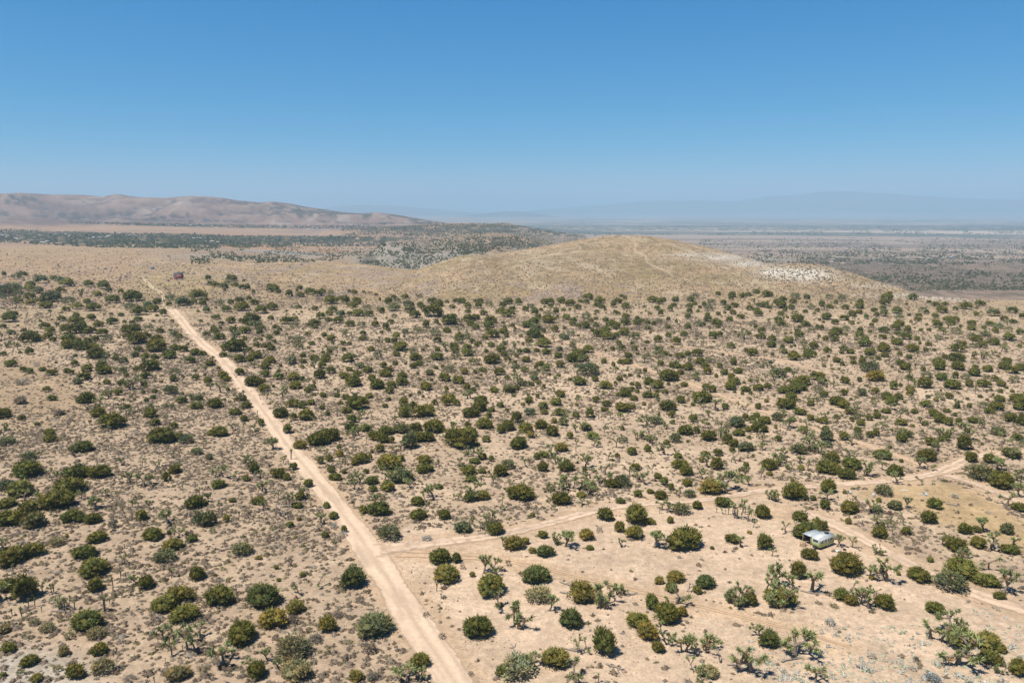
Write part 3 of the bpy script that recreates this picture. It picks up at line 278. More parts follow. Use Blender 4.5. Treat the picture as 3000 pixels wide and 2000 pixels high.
CLEAR = [(1085, 1590), (1150, 1560), (1300, 1550), (1500, 1535), (1640, 1500), (1800, 1462), (2100, 1455), (2290, 1415), (2350, 1470), (2290, 1520), (2420, 1500), (2560, 1590), (2700, 1660), (3020, 1790), (3020, 2010),
         (2500, 1880), (2300, 1800), (2000, 1760), (1760, 1720), (1700, 1900), (1560, 1990), (1400, 1800), (1300, 1700), (1180, 1660)]
SAGE = [(2120, 1800), (2900, 1775), (3090, 1770), (3090, 2040), (2050, 2040)]
FORK = [(1078, 1575), (1200, 1558), (1400, 1552), (1560, 1535), (1560, 1580), (1400, 1612), (1260, 1650), (1180, 1720), (1140, 1700)]
SAND2 = [(1230, 1700), (1700, 1690), (2500, 1850), (2700, 2010), (1400, 2010)]
STRAW = [(2480, 1455), (2560, 1420), (2680, 1412), (2800, 1412), (2900, 1455), (3020, 1540), (3020, 1640), (2880, 1560), (2760, 1540), (2640, 1480), (2560, 1460)]
OPENL = [(-80, 1050), (120, 1040), (230, 1130), (260, 1220), (120, 1275), (-80, 1270)]
# ---------------------------------------------------------------- materials
def mat(name):
    m = bpy.data.materials.new(name); m.use_nodes = True; n = m.node_tree
    b = n.nodes["Principled BSDF"]; b.inputs["Roughness"].default_value = 0.9
    b.inputs["Specular IOR Level"].default_value = 0.15
    return m, n, b
def N(n, t, **kw):
    k = n.nodes.new(t)
    for a, v in kw.items():
        if a in k.inputs: k.inputs[a].default_value = v
        else: setattr(k, a, v)
    return k
def plain(name, col, rough=0.8, spec=0.2, vary=0.12, scale=3.0, metal=0.0):
    m, n, b = mat(name); b.inputs["Roughness"].default_value = rough; b.inputs["Specular IOR Level"].default_value = spec; b.inputs["Metallic"].default_value = metal
    tc = N(n, "ShaderNodeTexCoord"); no = N(n, "ShaderNodeTexNoise", Scale=scale, Detail=5.0); n.links.new(tc.outputs["Object"], no.inputs["Vector"])
    mr = N(n, "ShaderNodeMapRange"); mr.inputs[3].default_value = 1 - vary; mr.inputs[4].default_value = 1 + vary; n.links.new(no.outputs[0], mr.inputs[0])
    mx = N(n, "ShaderNodeMix", data_type='RGBA', blend_type='MULTIPLY'); mx.inputs[0].default_value = 1; mx.inputs[6].default_value = (*col, 1)
    n.links.new(mr.outputs[0], mx.inputs[7]); n.links.new(mx.outputs[2], b.inputs["Base Color"])
    return m
def attr_mat(name, use_obj=False, rough=0.85, spec=0.12, noise=0.0, scale=6.0, trans=0.0):
    """base colour = the mesh's own 'col' attribute, times the object's colour for plants that come in several tones"""
    m, n, b = mat(name); b.inputs["Roughness"].default_value = rough; b.inputs["Specular IOR Level"].default_value = spec
    a = N(n, "ShaderNodeAttribute", attribute_name="col"); last = a.outputs["Color"]
    if use_obj:
        oi = N(n, "ShaderNodeObjectInfo"); mx = N(n, "ShaderNodeMix", data_type='RGBA', blend_type='MULTIPLY'); mx.inputs[0].default_value = 1
        n.links.new(last, mx.inputs[6]); n.links.new(oi.outputs["Color"], mx.inputs[7]); last = mx.outputs[2]
    if noise:
        g = N(n, "ShaderNodeNewGeometry"); no = N(n, "ShaderNodeTexNoise", Scale=scale, Detail=3.0); n.links.new(g.outputs["Position"], no.inputs["Vector"])
        mr = N(n, "ShaderNodeMapRange"); mr.inputs[3].default_value = 1 - noise; mr.inputs[4].default_value = 1 + noise; n.links.new(no.outputs[0], mr.inputs[0])
        mx = N(n, "ShaderNodeMix", data_type='RGBA', blend_type='MULTIPLY'); mx.inputs[0].default_value = 1
        n.links.new(last, mx.inputs[6]); n.links.new(mr.outputs[0], mx.inputs[7]); last = mx.outputs[2]
    n.links.new(last, b.inputs["Base Color"])
    return m
def mesh_np(name, V, Fc, col=None, smooth=False, per='POINT'):
    """mesh from numpy arrays; Fc: (n,k) index array or list of such"""
    me = bpy.data.meshes.new(name); V = np.asarray(V, np.float32)
    fl = Fc if isinstance(Fc, list) else [Fc]
    fl = [np.asarray(f, np.int32) for f in fl if len(f)]
    loops = np.concatenate([f.ravel() for f in fl]); tot = np.concatenate([np.full(len(f), f.shape[1], np.int32) for f in fl])
    start = np.concatenate([[0], np.cumsum(tot)[:-1]]).astype(np.int32)
    me.vertices.add(len(V)); me.vertices.foreach_set("co", V.ravel())
    me.loops.add(len(loops)); me.loops.foreach_set("vertex_index", loops)
    me.polygons.add(len(tot)); me.polygons.foreach_set("loop_start", start); me.polygons.foreach_set("loop_total", tot)
    if smooth: me.polygons.foreach_set("use_smooth", np.ones(len(tot), bool))
    me.update(calc_edges=True)
    if col is not None:
        at = me.color_attributes.new("col", 'FLOAT_COLOR', per)
        c4 = np.ones((len(col), 4), np.float32); c4[:, :3] = col; at.data.foreach_set("color", c4.ravel())
    return me
def link(name, me, m=None, parent=None, **props):
    o = bpy.data.objects.new(name, me); C.objects.link(o)
    if m is not None and me is not None and not me.materials: me.materials.append(m)
    if parent is not None: o.parent = parent
    for k, v in props.items(): o[k] = v
    return o

# ---------------------------------------------------------------- ground sheet
def lerp(a, b, t): return a + (np.asarray(b) - a) * t[..., None]
def ground_colour(x, y, z, hol, hol2):
    """soil, dry grass and pale rock: what the bare ground itself is coloured"""
    r = np.hypot(x, y); px, py, _ = to_px(x, y, z)
    px = np.where(r < 120, 1500, px); py = np.where(r < 120, 2200, py)
    n1 = fbm(x / 34, y / 34, 4, 101); n2 = fbm(x / 9, y / 9, 3, 103); n3 = fbm(x / 140, y / 140, 4, 107)
    c = np.ones(x.shape + (3,)) * np.array([0.450, 0.342, 0.238])
    c = lerp(c, [0.510, 0.390, 0.274], sstep(0.35, 0.65, n1))
    c = lerp(c, [0.36, 0.265, 0.185], sstep(0.52, 0.75, n2) * 0.6)
    lf = sstep(1150, 850, px - 0.35 * (py - 1600)) * sstep(900, 1100, py)
    c = lerp(c, [0.390, 0.296, 0.208], lf * 0.55)
    far = sstep(520, 820, r)
    c = lerp(c, [0.345, 0.262, 0.160], far * 0.7)
    cl = np.maximum(poly_mask(px, py, CLEAR, 26), poly_mask(px, py, SAND2, 40) * 0.7)
    c = lerp(c, [0.560, 0.424, 0.305], cl * (0.55 + 0.45 * n1))
    c = lerp(c, [0.42, 0.330, 0.215], cl * sstep(0.55, 0.7, n3) * 0.5)
    fk = poly_mask(px, py, FORK, 22); c = lerp(c, [0.572, 0.436, 0.320], fk * (0.7 + 0.3 * n2))
    st = poly_mask(px, py, STRAW, 20); c = lerp(c, [0.40, 0.285, 0.150], st * (0.7 + 0.3 * n2))
    c = lerp(c, [0.33, 0.245, 0.150], st * sstep(0.5, 0.7, n2) * 0.6)
    ol = poly_mask(px, py, OPENL, 30); c = lerp(c, [0.36, 0.265, 0.170], ol * 0.8)
    gw = sstep(330, 120, np.hypot(px - 40, (py - 1985) * 2.6)); c = lerp(c, [0.42, 0.375, 0.31], gw * 0.9)
    rd = road_dist(x, y); c = lerp(c, [0.50, 0.362, 0.238], sstep(5.0, 0.5, rd + 4 * (n2 - 0.5)) * sstep(1400, 700, r) * 0.8)
    # beyond the juniper belt: dry grass slopes
    be = sstep(905, 865, py) * (r > 500)
    grass = lerp(np.ones(x.shape + (3,)) * np.array([0.39, 0.282, 0.172]), [0.335, 0.250, 0.138], sstep(0.4, 0.65, fbm(x / 60, y / 40, 4, 113)))
    grass = lerp(grass, [0.44, 0.345, 0.232], sstep(0.56, 0.72, fbm(x / 26, y / 70, 4, 115)) * 0.8)
    grass = lerp(grass, [0.270, 0.200, 0.135], sstep(0.53, 0.68, fbm(x / 7, y / 18, 3, 129)) * 0.7)
    grass = lerp(grass, [0.30, 0.235, 0.20], sstep(0.56, 0.70, fbm(x / 30, y / 50, 3, 128)) * 0.6)
    c = lerp(c, grass, be)
    lo = be * sstep(900, 300, px) ; c = lerp(c, [0.375, 0.262, 0.168], lo * 0.6)
    olive = sstep(240, 60, np.hypot(px - 520, (py - 845) * 3.2)); c = lerp(c, [0.33, 0.27, 0.125], olive * 0.55 * sstep(0.3, 0.6, n1))
    # the long hill: yellow tan with pale streaks down the slope
    hz = HILL.add(np.degrees(np.arctan2(x, y)), r, x, y)
    onh = sstep(2, 9, hz) * (r < 1750)
    hc = lerp(np.ones(x.shape + (3,)) * np.array([0.345, 0.256, 0.156]), [0.288, 0.222, 0.122], sstep(0.42, 0.66, fbm(x / 45, y / 60, 4, 117)))
    hc = lerp(hc, [0.45, 0.37, 0.265], sstep(0.56, 0.70, fbm(x / 22 + y / 90, y / 80, 4, 119)) * 0.5)
    hc = lerp(hc, [0.385, 0.270, 0.172], sstep(0.55, 0.7, fbm(x / 70, y / 70, 3, 121)) * 0.5)
    hc = lerp(hc, [0.215, 0.165, 0.098], sstep(0.52, 0.66, fbm(x / 7, y / 16, 3, 125)) * 0.75)
    hc = lerp(hc, [0.48, 0.39, 0.275], sstep(0.60, 0.72, fbm(x / 9 + 40, y / 20, 3, 127)) * 0.4)
    c = lerp(c, hc, onh)
    pale = [0.64, 0.60, 0.53]
    for (qx, qy, sx, sy, a) in ((2350, 803, 85, 18, .9), (2195, 772, 60, 9, .65), (2120, 755, 60, 9, .75), (2265, 797, 40, 12, .8), 
                                (2690, 866, 130, 9, .45), (2790, 872, 80, 10, .5), (2560, 838, 60, 6, .35), (2030, 745, 60, 6, .4)):
        g = np.exp(-((px - qx) / sx) ** 2 - ((py - qy) / sy) ** 2) * (r < 1800)
        c = lerp(c, pale, np.clip(a * g * (0.55 + 0.9 * fbm(x / 14, y / 22, 3, 123)), 0, 0.95))
    # trails worn over the hill
    for tr in ([(1830, 690), (1870, 712), (1852, 735), (1900, 752), (1890, 770), (1950, 792), (1968, 806)], [(1520, 767), (1560, 755), (1640, 742), (1720, 735)]):
        t = smooth_line(tr, 160); d = np.full(x.shape, 1e9); mm = (r > 700) & (r < 1800) & (px > 1400) & (px < 2100)
        dd = np.full(mm.sum(), 1e9)
        for q in t: dd = np.minimum(dd, np.hypot(px[mm] - q[0], (py[mm] - q[1]) * 1.6))
        d[mm] = dd; c = lerp(c, [0.55, 0.45, 0.32], sstep(5, 1.5, d) * 0.45)
    # badlands and valleys behind
    bl = sstep(1300, 1650, r) * (1 - onh) * sstep(1250, 1500, r)
    bad = lerp(np.ones(x.shape + (3,)) * np.array([0.300, 0.222, 0.150]), [0.30, 0.268, 0.222], sstep(0.45, 0.62, fbm(x / 210, y / 210, 4, 131)))
    bad = lerp(bad, [0.37, 0.235, 0.14], sstep(0.58, 0.7, fbm(x / 260 + 9, y / 260, 3, 133)))
    c = lerp(c, bad, bl * sstep(380, 700, px))
    bk = sstep(1700, 1900, r) * sstep(4200, 3600, r) * sstep(1120, 1200, px) * sstep(1760, 1680, px); c = lerp(c, [0.215, 0.172, 0.125], bk * (0.45 + 0.5 * sstep(0.4, 0.6, fbm(x / 60, y / 60, 3, 181))))
    for (qx, qy, sx, sy) in ((1360, 744, 90, 18), (1590, 722, 50, 7), (1180, 752, 45, 8)):
        g = np.exp(-((px - qx) / sx) ** 2 - ((py - qy) / sy) ** 2) * (r > 1500) * (r < 4600); c = lerp(c, [0.245, 0.232, 0.20], g * 0.8)
    mpl = sstep(2300, 3000, r); orange = lerp(np.ones(x.shape + (3,)) * np.array([0.375, 0.252, 0.165]), [0.31, 0.215, 0.155], sstep(0.4, 0.6, fbm(x / 500, y / 160, 4, 137)))
    c = lerp(c, orange, mpl * sstep(1500, 1200, px))
    rv = sstep(900, 1200, r) * sstep(2250, 2500, px) * (1 - sstep(0.5, 3, KNOLL.add(np.degrees(np.arctan2(x, y)), r, x, y, HILL)) * (r < 1400))
    vall = lerp(np.ones(x.shape + (3,)) * np.array([0.262, 0.196, 0.152]), [0.195, 0.152, 0.122], sstep(0.4, 0.62, fbm(x / 300, y / 200, 4, 139)))
    vall = lerp(vall, [0.12, 0.105, 0.075], sstep(0.52, 0.62, fbm(x / 14, y / 40, 4, 145)) * 0.75)
    c = lerp(c, vall, rv)
    fp = sstep(2600, 3400, r) * sstep(1450, 1650, px)
    pl = lerp(np.ones(x.shape + (3,)) * np.array([0.235, 0.185, 0.145]), [0.34, 0.26, 0.205], sstep(0.45, 0.6, fbm(x / 1500, y / 420, 4, 141)))
    pl = lerp(pl, [0.40, 0.32, 0.25], sstep(0.60, 0.68, fbm(x / 1200, y / 160, 4, 143)) * 0.8)
    c = lerp(c, pl, fp)
    band = sstep(8600, 9000, r) * sstep(10800, 10300, r) * fp; c = lerp(c, [0.50, 0.40, 0.30], band * 0.85)
    town = sstep(7000, 7300, r + 500 * (fbm(x / 900, y / 900, 3, 151) - .5)) * sstep(8700, 8500, r) * fp * sstep(0.36, 0.46, fbm(x / 260, y / 200, 4, 147))
    c = lerp(c, [0.085, 0.105, 0.075], town * 0.8)
    tw2 = sstep(11500, 12500, r) * sstep(24000, 20000, r) * fp * sstep(0.47, 0.56, fbm(x / 900, y / 1500, 4, 149)); c = lerp(c, [0.13, 0.14, 0.12], tw2 * 0.7)
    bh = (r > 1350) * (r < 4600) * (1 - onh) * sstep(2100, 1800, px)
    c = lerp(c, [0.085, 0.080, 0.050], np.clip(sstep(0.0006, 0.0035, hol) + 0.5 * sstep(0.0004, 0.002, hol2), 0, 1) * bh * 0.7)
    nb = 14 * (fbm(px / 60, px * 0 + 3, 3, 171) - 0.5)
    belt = sstep(-3, 3, py - nb * .5 - np.interp(px, [-300, 100, 300, 500, 700, 1130, 1300], [668, 674, 683, 684, 690, 694, 705])) * sstep(3, -3, py + nb - np.interp(px, [-300, 40, 300, 600, 900, 1130, 1300], [700, 706, 719, 721, 712, 706, 700])) * (r > 1700) * (r < 4400)
    c = lerp(c, [0.066, 0.070, 0.040], belt * sstep(0.30, 0.42, fbm(x / 26, y / 60, 4, 173)) * 0.92)
    b2 = sstep(-2, 2, py - np.interp(px, [150, 450, 700, 1100, 1250], [651, 654, 659, 662, 660])) * sstep(2, -2, py - np.interp(px, [150, 300, 450, 700, 1100, 1250], [653, 658, 662, 668, 671, 676])) * (r > 3000)
    c = lerp(c, [0.075, 0.078, 0.05], b2 * sstep(0.34, 0.46, fbm(x / 50, y / 120, 4, 177)) * 0.9)
    b3 = sstep(-3, 3, py - np.interp(px, [1000, 1200, 1300, 1450, 1700], [664, 659, 656, 656, 676])) * sstep(4, -4, py - np.interp(px, [1000, 1200, 1400, 1700], [676, 682, 680, 694])) * sstep(960, 1020, px) * sstep(1740, 1680, px) * (r > 2800)
    c = lerp(c, [0.095, 0.090, 0.068], b3 * sstep(0.40, 0.50, fbm(x / 30, y / 45, 4, 179)) * 0.85)
    # mountains
    az = np.degrees(np.arctan2(x, y)); mt = RIDGES[6].add(az, r, x, y) + RIDGES[7].add(az, r, x, y); fm = sum(q.add(az, r, x, y) for q in RIDGES[8:])
    c = lerp(c, [0.13, 0.115, 0.10], sstep(5, 60, fm))
    mo = sstep(5, 30, mt) * (r > 3400)
    rk = ridged(x / 900, y / 900, 5, 61)
    mc = lerp(np.ones(x.shape + (3,)) * np.array([0.265, 0.185, 0.152]), [0.190, 0.136, 0.120], sstep(0.40, 0.60, fbm(x / 420, y / 420, 4, 155)))
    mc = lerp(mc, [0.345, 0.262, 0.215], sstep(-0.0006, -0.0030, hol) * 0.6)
    mc = lerp(mc, [0.36, 0.30, 0.26], sstep(0.58, 0.68, fbm(x / 90, y / 160, 4, 167)) * sstep(0.48, 0.62, fbm(x / 600, y / 600, 3, 169)) * 0.6)
    spk = sstep(0.46, 0.60, fbm(x / 34, y / 60, 4, 159))
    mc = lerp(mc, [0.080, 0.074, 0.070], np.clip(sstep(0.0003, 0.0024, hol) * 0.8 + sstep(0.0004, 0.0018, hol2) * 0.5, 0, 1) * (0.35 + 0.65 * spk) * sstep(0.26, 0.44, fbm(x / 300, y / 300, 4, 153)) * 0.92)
    mc = lerp(mc, [0.090, 0.082, 0.078], spk * sstep(0.40, 0.54, fbm(x / 480, y / 480, 3, 163)) * 0.9)
    mc = lerp(mc, [0.085, 0.082, 0.062], sstep(0.44, 0.56, fbm(x / 50, y / 120, 4, 161)) * sstep(640, 900, px) * sstep(20, 3, np.abs(py - np.interp(px, [640, 1000, 1150, 1330], [590, 628, 636, 662]))) * 0.9)
    c = lerp(c, mc, mo)
    return c
GC = np.zeros(GX.shape + (3,))
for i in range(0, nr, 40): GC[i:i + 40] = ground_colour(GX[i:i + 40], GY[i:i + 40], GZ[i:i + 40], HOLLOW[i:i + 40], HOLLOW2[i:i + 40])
idx = np.arange(na * nr).reshape(nr, na)
nxt = np.roll(np.arange(na), -1)
quads = np.stack([idx[1:-1][:, nxt], idx[1:-1], idx[2:], idx[2:][:, nxt]], -1)
quads = np.stack([idx[1:-1], idx[1:-1][:, nxt], idx[2:][:, nxt], idx[2:]], -1).reshape(-1, 4)[:, ::-1]
tris = np.stack([np.full(na, idx[0, 0]), idx[1], idx[1][nxt]], -1)[:, ::-1]
Vg = np.stack([GX, GY, GZ], -1).reshape(-1, 3); Vg[idx[0, 1:]] = Vg[idx[0, 0]]
gm, n, b = mat("desert_ground"); b.inputs["Roughness"].default_value = 1.0; b.inputs["Specular IOR Level"].default_value = 0.05
a = N(n, "ShaderNodeAttribute", attribute_name="col"); g = N(n, "ShaderNodeNewGeometry"); last = a.outputs["Color"]
def mul_noise(last, scale, lo, hi, detail=6.0, f0=0.35, f1=0.65, stretch=None, rough=0.65):
    no = N(n, "ShaderNodeTexNoise", Scale=scale, Detail=detail, Roughness=rough); src = g.outputs["Position"]
    if stretch:
        mp = N(n, "ShaderNodeMapping"); mp.inputs["Scale"].default_value = stretch; n.links.new(src, mp.inputs[0]); src = mp.outputs[0]
    n.links.new(src, no.inputs["Vector"]); mr = N(n, "ShaderNodeMapRange"); n.links.new(no.outputs[0], mr.inputs[0])
    mr.inputs[1].default_value, mr.inputs[2].default_value, mr.inputs[3].default_value, mr.inputs[4].default_value = f0, f1, lo, hi
    mx = N(n, "ShaderNodeMix", data_type='RGBA', blend_type='MULTIPLY'); mx.inputs[0].default_value = 1
    n.links.new(last, mx.inputs[6]); n.links.new(mr.outputs[0], mx.inputs[7]); return mx.outputs[2]
last = mul_noise(last, 0.55, 0.80, 1.10); last = mul_noise(last, 0.11, 0.86, 1.08); last = mul_noise(last, 0.02, 0.90, 1.08); last = mul_noise(last, 1.9, 0.80, 1.08)
n.links.new(last, b.inputs["Base Color"])
bn = N(n, "ShaderNodeTexNoise", Scale=0.5, Detail=8.0); n.links.new(g.outputs["Position"], bn.inputs["Vector"])
bp = N(n, "ShaderNodeBump", Strength=0.55, Distance=0.5); n.links.new(bn.outputs[0], bp.inputs["Height"]); n.links.new(bp.outputs[0], b.inputs["Normal"])
link("ground", mesh_np("ground", Vg, [quads, tris], GC.reshape(-1, 3), smooth=True), gm, kind="structure")

# ---- dirt roads: thin worn sheets draped on the ground, with ragged edges and paler wheel tracks
rm, n, b = mat("packed_dirt"); b.inputs["Roughness"].default_value = 1.0; b.inputs["Specular IOR Level"].default_value = 0.05
a = N(n, "ShaderNodeAttribute", attribute_name="col"); g = N(n, "ShaderNodeNewGeometry"); last = mul_noise(a.outputs["Color"], 0.9, 0.92, 1.06); last = mul_noise(last, 0.12, 0.93, 1.05)
n.links.new(last, b.inputs["Base Color"])
bn = N(n, "ShaderNodeTexNoise", Scale=1.2, Detail=6.0); n.links.new(g.outputs["Position"], bn.inputs["Vector"])
bp = N(n, "ShaderNodeBump", Strength=0.3, Distance=0.25); n.links.new(bn.outputs[0], bp.inputs["Height"]); n.links.new(bp.outputs[0], b.inputs["Normal"])
# worn-through edge: alpha from the edge coordinate against noise
ed = N(n, "ShaderNodeAttribute", attribute_name="edge"); en = N(n, "ShaderNodeTexNoise", Scale=0.45, Detail=5.0); n.links.new(g.outputs["Position"], en.inputs["Vector"])
m1 = N(n, "ShaderNodeMath", operation='ADD'); n.links.new(ed.outputs["Fac"], m1.inputs[0]); n.links.new(en.outputs[0], m1.inputs[1])
mr = N(n, "ShaderNodeMapRange"); n.links.new(m1.outputs[0], mr.inputs[0]); mr.inputs[1].default_value = 0.52; mr.inputs[2].default_value = 0.95
n.links.new(mr.outputs[0], b.inputs["Alpha"])
def road_sheet(name, key, lift, colour, two=False, strength=1.0, k_across=13):
    rx, ry, rw = ROADS[key]; L = np.concatenate([[0], np.cumsum(np.hypot(np.diff(rx), np.diff(ry)))])
    nL = int(max(30, min(700, L[-1] / 1.2))); q = np.linspace(0, L[-1], nL)
    x = np.interp(q, L, rx); y = np.interp(q, L, ry); wd = np.interp(q, L, rw)
    tx, ty = np.gradient(x), np.gradient(y); ln = np.hypot(tx, ty); nx, ny = ty / ln, -tx / ln
    u = np.linspace(-1, 1, k_across); jit = 0.35 * (fbm(q / 6, q * 0 + 7, 3, 5) - .5)
    half = (wd / 2 * 1.06 * (0.84 + 0.32 * fbm(q / 17, q * 0 + 3, 3, 57)))[:, None]
    X = x[:, None] + nx[:, None] * u * half + (nx * jit)[:, None]; Y = y[:, None] + ny[:, None] * u * half + (ny * jit)[:, None]
    rut = np.exp(-((np.abs(u) - 0.36) / 0.14) ** 2)[None, :] * np.ones((nL, 1))
    rr = np.hypot(X, Y)
    Z = H(X, Y) + lift + 0.00012 * rr - 0.02 * rut
    col = np.ones(X.shape + (3,)) * np.array(colour); wob = fbm(q[:, None] / 14 + 0 * X, u[None, :] * 3 + 0 * X, 4, 91)
    col = lerp(col, np.array(colour) * 1.17, rut * (0.4 + 0.6 * wob)); col = lerp(col, np.array(colour) * 0.76, sstep(0.46, 0.7, wob) * 0.8)
    col = lerp(col, np.array(colour) * 0.78, np.exp(-(u / 0.14) ** 2)[None, :] * np.ones((nL, 1)) * 0.8)
    e = np.clip((1 - np.abs(u)) * 2.2, 0, 1)[None, :] * np.ones((nL, 1)) * strength
    if two: e = np.clip(rut * 1.4 - 0.15, 0, 1) * strength
    e = e * sstep(0, 5, q)[:, None] * sstep(0, 5, L[-1] - q)[:, None]
    ii = np.arange(nL * k_across).reshape(nL, k_across); f = np.stack([ii[:-1, :-1], ii[:-1, 1:], ii[1:, 1:], ii[1:, :-1]], -1).reshape(-1, 4)
    me = mesh_np(name, np.stack([X, Y, Z], -1).reshape(-1, 3), f, col.reshape(-1, 3), smooth=True)
    at = me.attributes.new("edge", 'FLOAT', 'POINT'); at.data.foreach_set("value", e.astype(np.float32).ravel())
    nz = np.zeros(len(me.polygons) * 3); me.polygons.foreach_get("normal", nz)
    if nz[2::3].mean() < 0: me.flip_normals()
    link(name, me, rm, kind="structure")
RC = (0.565, 0.430, 0.312)
road_sheet("dirt_road", "dirt_road", 0.06, RC)
road_sheet("side_road", "side_road", 0.075, (0.55, 0.418, 0.305), strength=0.46)
road_sheet("side_road", "east_road", 0.085, (0.54, 0.41, 0.30), strength=0.46)
road_sheet("sandy_track", "diagonal_track", 0.07, (0.50, 0.36, 0.25), strength=0.5)
road_sheet("sandy_track", "lower_track", 0.065, (0.50, 0.352, 0.228), two=True, strength=0.9)
road_sheet("sandy_track", "camp_track", 0.07, (0.55, 0.415, 0.30), strength=0.55)
road_sheet("sandy_track", "narrow_track", 0.07, (0.50, 0.365, 0.255), strength=0.5)
road_sheet("sandy_track", "cross_track", 0.07, (0.51, 0.38, 0.26), strength=0.8)
road_sheet("wheel_track", "two_track", 0.09, (0.60, 0.49, 0.33), two=True, strength=1.2)
road_sheet("wheel_track", "house_drive", 0.1, (0.56, 0.46, 0.30), strength=0.8)
# ---------------------------------------------------------------- plant shapes (unit size: 1 wide, 1 high)
def dome_tmpl(nseg, rings):
    V = [(0, 0, 1.0)]; Fq = []; Ft = []
    for k, ph in enumerate(np.linspace(0.45, 1.5, rings)):
        for j in range(nseg):
            t = 2 * math.pi * (j + 0.5 * (k % 2)) / nseg; V.append((math.sin(ph) * math.cos(t), math.sin(ph) * math.sin(t), math.cos(ph)))
    for j in range(nseg): Ft.append((0, 1 + j, 1 + (j + 1) % nseg))
    for k in range(rings - 1):
        a = 1 + k * nseg; b = a + nseg
        for j in range(nseg): Ft.append((a + j, b + j, b + (j + 1) % nseg)); Ft.append((a + j, b + (j + 1) % nseg, a + (j + 1) % nseg))
    return np.array(V), np.array(Ft)
class Acc:
    def __init__(s): s.V, s.F, s.c, s.n = [], [], [], 0
    def add(s, V, Fc, c):
        V = np.asarray(V); s.V.append(V); s.F.append(np.asarray(Fc) + s.n); s.n += len(V)
        c = np.asarray(c, float); s.c.append(np.broadcast_to(c, (len(V), 3)) if c.ndim == 1 else c)
    def mesh(s, name, smooth=False):
        return mesh_np(name, np.concatenate(s.V), np.concatenate(s.F), np.concatenate(s.c), smooth)
    def raw(s): return np.concatenate(s.V), np.concatenate(s.F), np.concatenate(s.c)
def shards(g, P, D, ln, wd, c, cvar=0.18):
    """leaf sprays: one narrow triangle at each P along D"""
    n = len(P); D = D / np.linalg.norm(D, axis=1)[:, None]
    S = np.cross(D, g.normal(size=(n, 3))); S /= np.linalg.norm(S, axis=1)[:, None]
    L = (ln * g.uniform(0.6, 1.4, n))[:, None]; W = (wd * g.uniform(0.6, 1.4, n))[:, None]
    V = np.stack([P - S * W * 0.5, P + S * W * 0.5, P + D * L], 1).reshape(-1, 3)
    col = np.repeat(np.clip(np.asarray(c) * g.uniform(1 - cvar, 1 + cvar, (n, 1)), 0, 3), 3, 0)
    return V, np.arange(3 * n).reshape(n, 3), col
def juniper_crown(seed, kind='round', detail=1.0):
    g = np.random.default_rng(seed); A = Acc()
    nl = {'round': 26, 'ragged': 22, 'wide': 30, 'sparse': 20, 'twiggy': 16}[kind]
    DV, DF = dome_tmpl(7, 3)
    k = np.arange(nl); ph = np.arccos(1 - 0.98 * (k + 0.5) / nl); th = k * 2.39996 + g.uniform(0, 6)
    spread = {'round': 0.31, 'ragged': 0.33, 'wide': 0.34, 'sparse': 0.35, 'twiggy': 0.33}[kind]
    lump = 1 + 0.16 * np.sin(2 * th + g.uniform(0, 6)) + 0.10 * np.sin(3 * th + g.uniform(0, 6))
    rad = spread * g.uniform(0.82, 1.10, nl) * lump
    sb = np.sin(ph) ** 0.62
    cx = rad * sb * np.cos(th); cy = rad * sb * np.sin(th); cz = 0.13 + 0.58 * np.cos(ph) ** 0.72 * g.uniform(0.74, 1.10, nl)
    lr = g.uniform(0.13, 0.19, nl) * (0.85 if kind in ('sparse', 'twiggy') else 1.0); lh = lr * g.uniform(1.25, 1.75, nl)
    tone = g.uniform(0.72, 1.25, nl); warm = g.uniform(-0.12, 0.16, nl)
    for i in range(nl):
        c = np.array([tone[i] * (1 + warm[i]), tone[i], tone[i] * (1 - warm[i])])
        s = 0.80 if kind in ('round', 'wide', 'ragged') else 0.5
        V = DV * np.array([lr[i], lr[i], lh[i]]) * s * g.uniform(0.82, 1.15, (len(DV), 1)) + np.array([cx[i], cy[i], cz[i] - 0.03])
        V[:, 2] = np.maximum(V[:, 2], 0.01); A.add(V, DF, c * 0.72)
        # skirt to the ground
        m = int({'round': 62, 'ragged': 66, 'wide': 60, 'sparse': 58, 'twiggy': 34}[kind] * detail)
        d = g.normal(size=(m, 3)); d[:, 2] = np.abs(d[:, 2]) * 0.9 - 0.25; d /= np.linalg.norm(d, axis=1)[:, None]
        P = d * np.array([lr[i], lr[i], lh[i]]) * g.uniform(0.72, 1.02, (m, 1)) + np.array([cx[i], cy[i], cz[i] - 0.02])
        P[:, 2] = np.maximum(P[:, 2], 0.015)
        out = np.array([cx[i], cy[i], 0.0]); D = d * 0.7 + np.array([0, 0, 0.75]) + out * 0.8
        sp_ = g.random(m) < 0.22; P[sp_, 2] += 0.03
        A.add(*shards(g, P[~sp_], D[~sp_], 0.085 if kind != 'round' else 0.07, 0.040 if kind != 'twiggy' else 0.022, c, 0.28))
        A.add(*shards(g, P[sp_], D[sp_], 0.15, 0.045, c * 1.12, 0.25))
    # low fringe where the crown meets the soil
    m = int(140 * detail); t = g.uniform(0, 2 * math.pi, m); rr = 0.42 * (1 + 0.15 * np.sin(2 * t + seed)) * g.uniform(0.75, 1.08, m)
    P = np.stack([rr * np.cos(t), rr * np.sin(t), g.uniform(0.01, 0.2, m)], 1); D = np.stack([np.cos(t) * 0.8, np.sin(t) * 0.8, g.uniform(0.1, 1.0, m)], 1)
    A.add(*shards(g, P, D, 0.08, 0.045, np.array([0.9, 0.9, 0.9]), 0.3))
    return A
